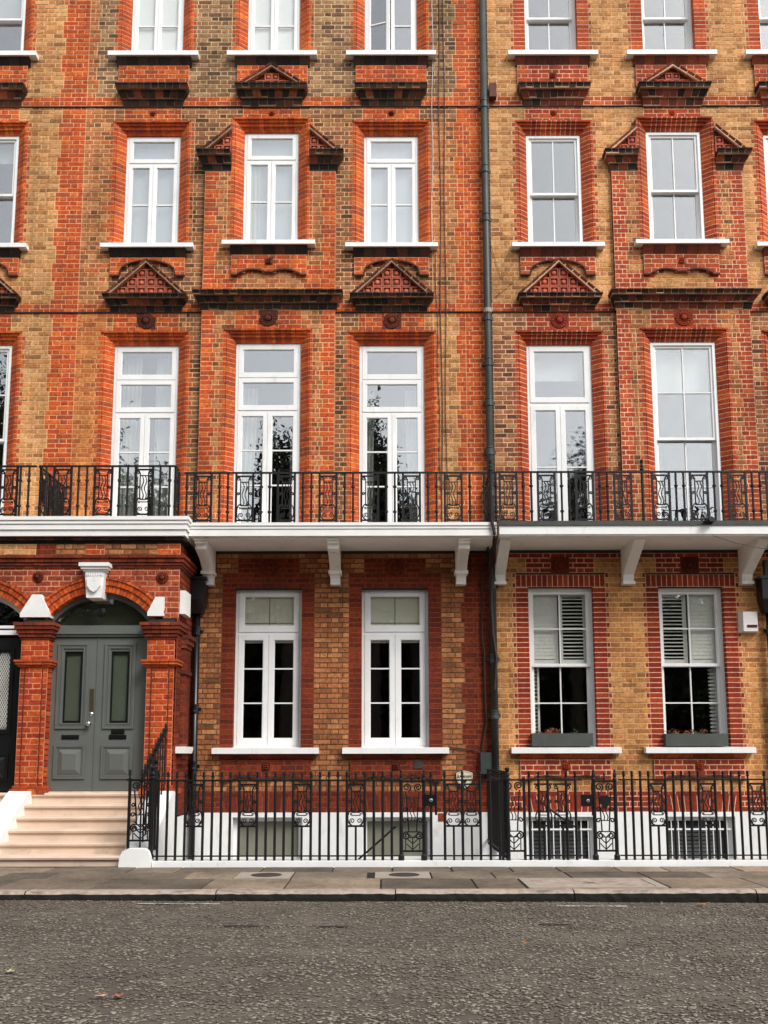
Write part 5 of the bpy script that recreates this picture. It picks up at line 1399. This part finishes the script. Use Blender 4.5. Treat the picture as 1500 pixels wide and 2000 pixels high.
# ------------------------------------------------------------------ across the road (seen only in the window panes): pavement, lawn, trees
b = MB(); b.box(-150, 150, -17.2, -14, -.4, 0.02); struct('opposite_pavement', b, 'paving_plain')
b = MB(); b.v += [(-300, -300, .0), (300, -300, 0), (300, -17.2, 0), (-300, -17.2, 0)]; b.face((0, 1, 2, 3)); struct('lawn', b, 'lawn')
def crown_mesh(name, n, rx, ry, rz, leaf_s, mat, nclump=46):
    cl = RNG.normal(size=(nclump, 3)); cl /= np.linalg.norm(cl, axis=1)[:, None]; cl *= (RNG.random((nclump, 1))**.45)*np.array([[rx, ry, rz]])*.86
    c = cl[RNG.integers(0, nclump, n)]+RNG.normal(size=(n, 3))*np.array([[rx, ry, rz]])*.145
    u = RNG.normal(size=(n, 3)); u /= np.linalg.norm(u, axis=1)[:, None]; w = np.cross(u, RNG.normal(size=(n, 3))); w /= np.linalg.norm(w, axis=1)[:, None]
    s = (leaf_s*RNG.uniform(.6, 1.3, n))[:, None]
    V = np.stack([c-u*s, c+w*s*.55, c+u*s, c-w*s*.55], 1).reshape(-1, 3); F = np.arange(n*4).reshape(n, 4)
    return npmesh(name, V, F, mat)
def tree(label, x, y, h, rad, zc, rz, n=7000, mat='foliage', ls=.11):
    t = thing('tree', label, 'tree', (x, y, 0), 'trees across the road, seen only as reflections')
    b = MB(); b.tube([(x, y, 0), (x+.1, y, zc*.5), (x-.05, y+.1, zc), (x, y, zc+rz*.6)], [.32, .26, .18, .06], 8)
    for i in range(6):
        a = i*1.05; b.tube([(x, y, zc*.6+i*.3), (x+math.cos(a)*rad*.35, y+math.sin(a)*rad*.35, zc+rz*.1), (x+math.cos(a)*rad*.7, y+math.sin(a)*rad*.7, zc+rz*.35)], [.12, .08, .03], 5)
    b.build('trunk', 'bark', t)
    put('crown', crown_mesh('crown', int(n*3.2), rad, rad, rz, ls, mat), t, (x, y, zc))
tree('tall dark tree mirrored in the left-hand first-floor window', -17.4, -24, 21, 6.0, 13.0, 8.5, 12000)
tree('slender tree mirrored in the right leaf of the middle first-floor window', -4.2, -24, 16, 1.6, 11.5, 4.6, 5000, 'foliage_b')
tree('slender tree mirrored in the left leaf of the first-floor window beside the cables', -.45, -24, 16.5, 1.5, 11.8, 4.8, 5000)
tree('low tree mirrored in the right leaf of the first-floor window beside the cables', 1.4, -25, 12, 1.5, 9.5, 3.6, 4000, 'foliage_b')
tree('rounded tree mirrored in the French doors of the right house', 8.2, -24, 15, 3.0, 10.0, 4.9, 8000)
tree('far left tree mirrored in the edge of the left house windows', -27, -26, 22, 6, 13, 9, 9000, 'foliage_b')
tree('far right tree mirrored beyond the alarm box', 23, -27, 13, 5, 8.5, 5, 8000)
tree('bushy tree mirrored left of the middle ground-floor window', -10, -25, 15, 3.6, 8.0, 6.4, 8000, 'foliage_b')
tree('bushy tree mirrored right of the middle ground-floor window', 4.0, -26, 10.5, 3.6, 5.6, 4.4, 7000)
tree('bushy tree mirrored in the ground-floor sash by the alarm box', 14, -25, 10.0, 4.0, 5.2, 4.6, 7000, 'foliage_b')
hd = crown_mesh('hedge', 64000, 30, 1.6, 6.6, .3, 'foliage_b', 300)
o = put('hedge', hd, None, (0, -29, 4.8)); tag(o, 'continuous dark mass of shrubs along the far side of the road, seen only in the panes', 'hedge', kind='stuff')
